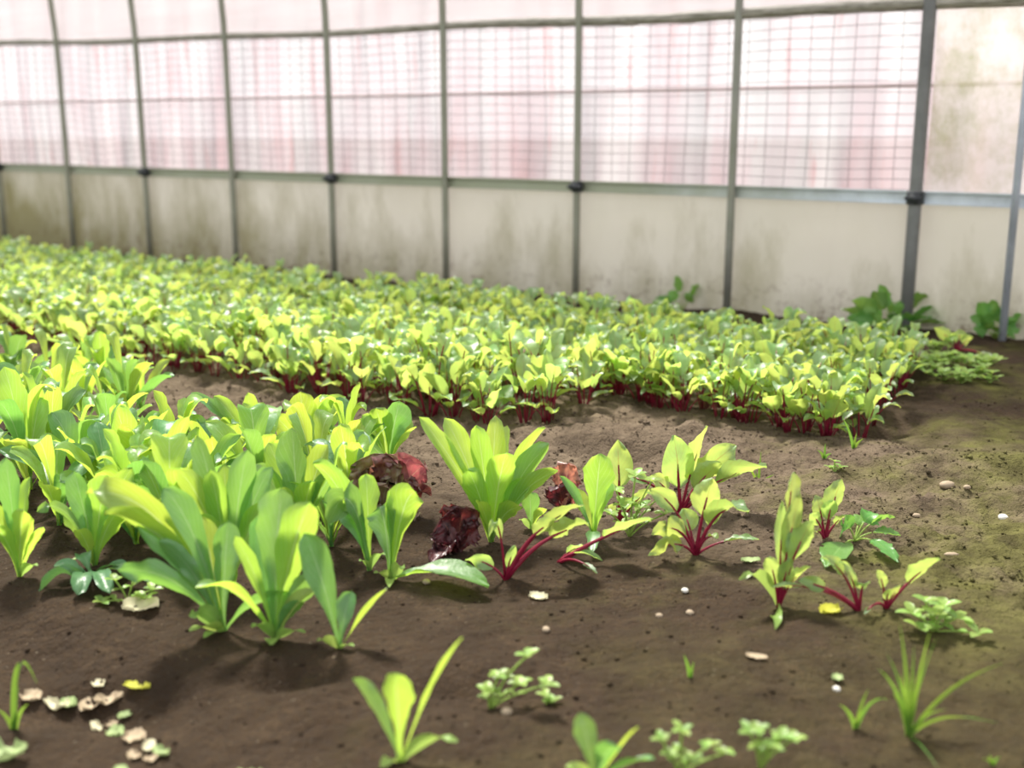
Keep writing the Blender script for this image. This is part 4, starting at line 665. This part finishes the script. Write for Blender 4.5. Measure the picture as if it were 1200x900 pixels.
# ---------------------------------------------------------------- leaves
def bez(p1, p2, t):
    return p1 * (2 * t * (1 - t)) + p2 * (t * t), p1 * (2 - 4 * t) + p2 * (2 * t)
def pr_mustard(t):
    a = .15 + .85 * sstep(.12, .72, t)
    return a * (math.sqrt(max(0, 1 - ((t - .70) / .30) ** 2)) if t > .70 else 1) + .015
def pr_beet(t): return max(.03, math.sin(math.pi * min(1, t) ** .80) ** .75 if 0 < t < 1 else .05)
def pr_oval(t): return max(.05, math.sin(math.pi * (.08 + .90 * t)) ** .7) if t > .32 else .16 + .84 * sstep(.0, .34, t) * .9
def pr_blade(t): return max(.08, 1 - t ** 2.2)
def pr_lettuce(t): return (.25 + .75 * sstep(.05, .6, t)) * (math.sqrt(max(0, 1 - ((t - .72) / .28) ** 2)) if t > .72 else 1) + .03
def add_blade(mb, p1, p2, width, prof, face, n, m, cup=.22, ruf=0., jag=0., t0=0., seed=0, wave=.04, twist=0., rf=7.):
    """a leaf blade along a curve from the plant's base: m columns each side of its midrib"""
    rows, uvs = [], []
    h = Vector((p2.x, p2.y, 0)); h = h.normalized() if h.length > 1e-5 else Vector((0, -1, 0))
    L = p2.length
    for i in range(n + 1):
        q = i / n; t = t0 + (1 - t0) * q
        p, T = bez(p1, p2, t); T.normalize()
        fa = face + twist * q
        W = Vector((math.cos(fa), math.sin(fa), 0)); W = (W - T * W.dot(T)).normalized()
        Nn = W.cross(T)
        if Nn.dot(Vector((0, 0, .6)) - h * .5) < 0: Nn = -Nn
        hw = width * .5 * prof(q)
        r, u = [], []
        for j in range(-m, m + 1):
            a = j / m; aa = abs(a)
            k = 1 + jag * (noise.noise(Vector((q * 9, a * .5 + 3 * (j > 0), seed * 3.7)))) * aa
            off = cup * aa * aa * hw + wave * width * noise.noise(Vector((q * 3, a * 1.3, seed * 1.9)))
            off += ruf * width * aa * aa * noise.noise(Vector((q * rf, a * rf * .35, seed * 2.3)))
            r.append(p + W * (a * hw * k * (1 - .25 * cup * aa)) + Nn * off)
            u.append((.5 + a * .5, q))
        rows.append(r); uvs.append(u)
    mb.grid(rows, uvs, 0)
def add_petiole(mb, p1, p2, t1, r0, r1, mi=0, n=5):
    mb.tube([bez(p1, p2, t1 * i / n)[0] for i in range(n + 1)], lambda t: r0 + (r1 - r0) * t, 6, mi)

SEED = [0]
def leaf_object(parent, kind, x, y, z, w, arch, face, extra):
    SEED[0] += 1; sd = SEED[0]; rd = random.Random(sd)
    p2 = Vector((x, y, z)); zl = max(z, .25 * p2.length) if z > .012 else max(.012, .18 * p2.length)
    if kind in 'mcwl' or kind == 'b':
        p1 = Vector((x * .38, y * .38, arch * zl if arch < 1.5 or z > .03 else min(arch * .012, .03) + .004))
    else: p1 = Vector((x * .3, y * .3, arch * zl))
    f = math.radians(face)
    mb = MB()
    if kind == 'm':
        add_blade(mb, p1, p2, w * .92, pr_mustard, f, 18, 4, .34, .10, .22, 0, sd, .07, rd.uniform(-.45, .45))
        light = rd.random() < .68 if extra is None else extra == 0
        return mb.build('leaf', M_MUST if light else M_MUST_D, parent)
    if kind == 'c':
        add_blade(mb, p1, p2, w, pr_oval, f, 8, 2, .2, 0, 0, 0, sd)
        return mb.build('leaf', M_CHICK, parent)
    if kind == 'b':
        tp = extra
        add_blade(mb, p1, p2, w, pr_beet, f, 12, 4, .38, .20, .08, tp, sd, .09, rd.uniform(-.5, .5))
        o = mb.build('leaf', M_BEET, parent)
        st = MB(); k = .6 + w / .06
        k *= 1.45 if tp > .5 else 1
        add_petiole(st, p1, p2, min(.97, tp + (1 - tp) * .45), .0022 * k, .0008 * k)
        st.build('petiole', M_STEM, o)
        return o
    if kind == 'w':
        add_blade(mb, p1, p2, w * .85, pr_beet, f, 12, 4, .2, .14, .5, .45, sd, .06, rd.uniform(-.5, .5))
        o = mb.build('leaf', M_WEED, parent)
        st = MB(); add_petiole(st, p1, p2, .42, .0014, .0009); st.build('petiole', M_GSTEM, o)
        return o
    if kind == 'l':
        add_blade(mb, p1, p2, w * 1.1, pr_lettuce, f, 18, 7, .4, .55, .3, 0, sd, .14, .2, 17.)
        return mb.build('leaf', M_LET[extra], parent)
    if kind == 'g':
        add_blade(mb, p1, p2, w, pr_blade, f, 9, 1, .5, 0, 0, 0, sd, 0)
        return mb.build('blade', M_GRASS, parent)
    if kind == 's':
        st = MB(); st.tube([bez(p1, p2, i / 6)[0] for i in range(7)], .0011, 6)
        so = st.build('stem', M_GSTEM, parent)
        a0 = rd.uniform(0, 3)
        for t, sc, num in ((.55, .85, 2), (1.0, 1.0, 4)):
            q = bez(p1, p2, t)[0]
            for k in range(num):
                az = a0 + (1.6 if t < .9 else 0) + k * 6.283 / num + rd.uniform(-.3, .3)
                ln = w * sc * rd.uniform(.8, 1.2)
                lb = MB(); e = Vector((math.cos(az) * ln, math.sin(az) * ln, ln * rd.uniform(.0, .5)))
                add_blade(lb, e * .5 + Vector((0, 0, ln * .18)), e, w * sc * .72, pr_oval, az + 1.57, 6, 2, .2, 0, 0, 0, sd + k, 0)
                lf = lb.build('leaf', M_CHICK, so)
                lf.location = q
        return so

for name, label, cat, group, bx, by, leaves in HEROES:
    root = props(empty(name, (bx, by, hgt(bx, by) - .002)), label, cat, group)
    for lf in leaves:
        leaf = leaf_object(root, *lf)
        if name == 'dandelion_rosette': leaf.data.materials[0] = M_ROS

# ---------------------------------------------------------------- mustard plants of the back rows
def radial_leaf(az, reach, z, arch):
    c, s = math.cos(az), math.sin(az)
    return Vector((c * reach, s * reach, z)), Vector((c * reach * .3, s * reach * .3, z * arch))
must_kinds = []
for k in range(7):
    rd = random.Random(100 + k); ms = []
    for i in range(rd.randint(8, 10)):
        az = i * 2.4 + rd.uniform(-.4, .4); inner = i / 9
        p2, p1 = radial_leaf(az, rd.uniform(.055, .100) * (1.15 - .8 * inner), rd.uniform(.095, .155) * (.70 + .40 * inner), rd.uniform(.62, .95) if rd.random() < .65 else rd.uniform(1.0, 1.3))
        mb = MB(); add_blade(mb, p1, p2, rd.uniform(.028, .045), pr_mustard, az + 1.57 + rd.uniform(-.6, .6), 14, 3, .34, .12, .22, 0, 500 + k * 20 + i, .08, rd.uniform(-.8, .8))
        ms.append(mb.mesh('mustard_leaf', [M_MUST if rd.random() < .72 else M_MUST_D]))
    must_kinds.append(ms)
for i, (x, y, sc, label) in enumerate(MUSTARDS):
    rd = random.Random(900 + i)
    root = props(empty('mustard_plant', (x, y, hgt(x, y) - .002), rd.uniform(0, 6.28)), label, 'leafy vegetable', 'mustard greens in rows by the bare strip')
    root.scale = (sc, sc, sc * rd.uniform(.9, 1.08))
    for me in must_kinds[i % 7]:
        link('leaf', me, root)

# ---------------------------------------------------------------- dense beet bed
ORD = ['', 'first', 'second', 'third', 'fourth', 'fifth', 'sixth', 'seventh', 'eighth', 'ninth', 'tenth', 'eleventh', 'twelfth', 'thirteenth', 'fourteenth', 'fifteenth', 'sixteenth', 'seventeenth', 'eighteenth', 'nineteenth']
TENS = {20: 'twent', 30: 'thirt', 40: 'fort', 50: 'fift', 60: 'sixt', 70: 'sevent', 80: 'eight', 90: 'ninet'}
def ordinal(n):
    if n < 20: return ORD[n]
    if n > 99: return 'hundredth or later'
    t, u = n // 10 * 10, n % 10
    return TENS[t] + 'ieth' if u == 0 else TENS[t] + 'y-' + ORD[u]
kinds = []                                     # per kind: [(blade mesh, petiole mesh)] and one merged set of arrays
for k in range(10):
    rd = random.Random(40 + k); pairs = []; merged = MB()
    for i in range(rd.randint(8, 10)):
        az = i * 2.4 + rd.uniform(-.4, .4); inner = i / 10
        p2, p1 = radial_leaf(az, rd.uniform(.030, .066) * (1.15 - .7 * inner), rd.uniform(.070, .118) * (.60 + .45 * inner), rd.uniform(.6, 1.0) if rd.random() < .5 else rd.uniform(1.05, 1.5))
        if i < 3: p2, p1 = radial_leaf(az, rd.uniform(.035, .06), rd.uniform(.022, .05), rd.uniform(.9, 1.6))
        foot = Vector((math.cos(az), math.sin(az), 0)) * rd.uniform(.002, .011)
        tp = rd.uniform(.30, .45); wd = (rd.uniform(.026, .040) if i > 2 else rd.uniform(.017, .026)) * (.8 + .3 * (1 - inner)); fc = az + 1.57 + rd.uniform(-.5, .5)
        mb = MB(); add_blade(mb, p1, p2, wd, pr_beet, fc, 8, 2, .38, .2, .06, tp, k * 13 + i, .10, rd.uniform(-.6, .6))
        pm = MB(); add_petiole(pm, p1, p2, tp + .12, .0012, .0008, 0, 4)
        for src in (mb, pm): src.v = [tuple(Vector(q) + foot) for q in src.v]
        pairs.append((mb.mesh('beet_leaf', [M_BEET]), pm.mesh('beet_petiole', [M_STEM])))
        for src, mi in ((mb, 0), (pm, 1)):
            off = len(merged.v)
            merged.v += src.v; merged.uv += src.uv; merged.f += [tuple(q + off for q in f) for f in src.f]; merged.m += [mi] * len(src.f)
    kinds.append((pairs, np.array(merged.v), np.array(merged.f), np.array(merged.uv), np.array(merged.m)))

rd = random.Random(77)
spots = []
w = 1.40; row = 0
while w > .50:
    row += 1; s = -.60 + rd.uniform(-.03, .03); n = 0
    if w > 1.22: s = -1.05
    while s > -6.6:
        ss, ww = s + rd.uniform(-.018, .018), w + rd.uniform(-.019, .019)
        if ww > 1.17 and ss > -1.1: ww -= .06
        p = G(ss, ww)
        zf = p.y * math.cos(R(12.75)) + .52 * math.sin(R(12.75))
        if abs(p.x / zf) < .80 and rd.random() < .95:
            n += 1
            spots.append((row, n, ss, ww, p, abs(p.x / zf) < .49))
        s -= rd.uniform(.043, .060)
    w -= .072
spots.sort(key=lambda q: (not q[5], q[4].length))
rest = []
for i, (row, n, ss, ww, p, _) in enumerate(spots):
    k = rd.randrange(10); rz = rd.uniform(0, 6.28); sc = rd.uniform(.84, 1.24) * (1.10 if row < 4 else 1.0)
    z = hgt(p.x, p.y) - .002
    if i < 300:
        root = props(empty('beet_plant', (p.x, p.y, z), rz), 'red-stemmed beet plant, %s row of dense bed from bare strip, %s from right end' % (ordinal(row), ordinal(n)), 'beet plant', 'beet plants in the dense bed')
        root.scale = (sc, sc, sc)
        for bl, pe in kinds[k][0]:
            lf = link('leaf', bl, root)
            if i < 130: link('petiole', pe, lf)
            else: link('petiole', pe, root)
    else: rest.append((k, rz, sc, p, z))
Vs, Fs, Us, Ms, off = [], [], [], [], 0
for k, rz, sc, p, z in rest:
    _, v, f, u, m = kinds[k]
    c, s = math.cos(rz) * sc, math.sin(rz) * sc
    Vs.append(np.stack([v[:, 0] * c - v[:, 1] * s + p.x, v[:, 0] * s + v[:, 1] * c + p.y, v[:, 2] * sc + z], 1))
    Fs.append(f + off); Us.append(u); Ms.append(m); off += len(v)
me = bpy.data.meshes.new('beet_foliage')
fill_mesh(me, np.concatenate(Vs), np.concatenate(Fs), np.concatenate(Us), np.concatenate(Ms))
me.materials.append(M_BEET); me.materials.append(M_STEM)
props(link('beet_foliage', me), 'mass of beet plants at the far end of the dense bed', 'beet plants', None, 'stuff')

# ---------------------------------------------------------------- leaf scraps and pebbles
for i, (name, label, cat, group, x, y, w, d, col, rot) in enumerate(DEBRIS):
    rd = random.Random(i)
    root_z = hgt(x, y)
    mb = MB()
    if name == 'fallen_leaf':
        rows, uvs = [], []
        for a in range(13):
            t = a / 12; hw = d * .5 * max(.12, math.sin(math.pi * (.06 + .88 * t)) ** .6)
            r, u = [], []
            for j in range(-2, 3):
                q = j / 2
                r.append((w * (t - .5), hw * q * (1 + .2 * rd.uniform(-1, 1)), .0015 + .22 * d * q * q + .12 * w * abs(t - .45) + .05 * d * rd.uniform(-1, 1)))
                u.append((.5 + q / 2, t))
            rows.append(r); uvs.append(u)
        mb.grid(rows, uvs)
    else:
        rows, uvs = [], []
        for a in range(6):
            ph = math.pi * (a / 5) * .98 + .03
            rows.append([(w * .5 * math.sin(ph) * math.cos(b_ * .785) * rd.uniform(.85, 1.1), d * .45 * math.sin(ph) * math.sin(b_ * .785) * rd.uniform(.85, 1.1), min(w, d) * .32 * (math.cos(ph) + .6)) for b_ in range(8)])
            uvs.append([(b_ / 8, a / 5) for b_ in range(8)])
        mb.grid(rows, uvs, 0, True)
    o = mb.build(name, M_LITTER[col])
    o.location = (x, y, root_z); o.rotation_euler = (0, 0, R(rot))
    props(o, label, cat, group)
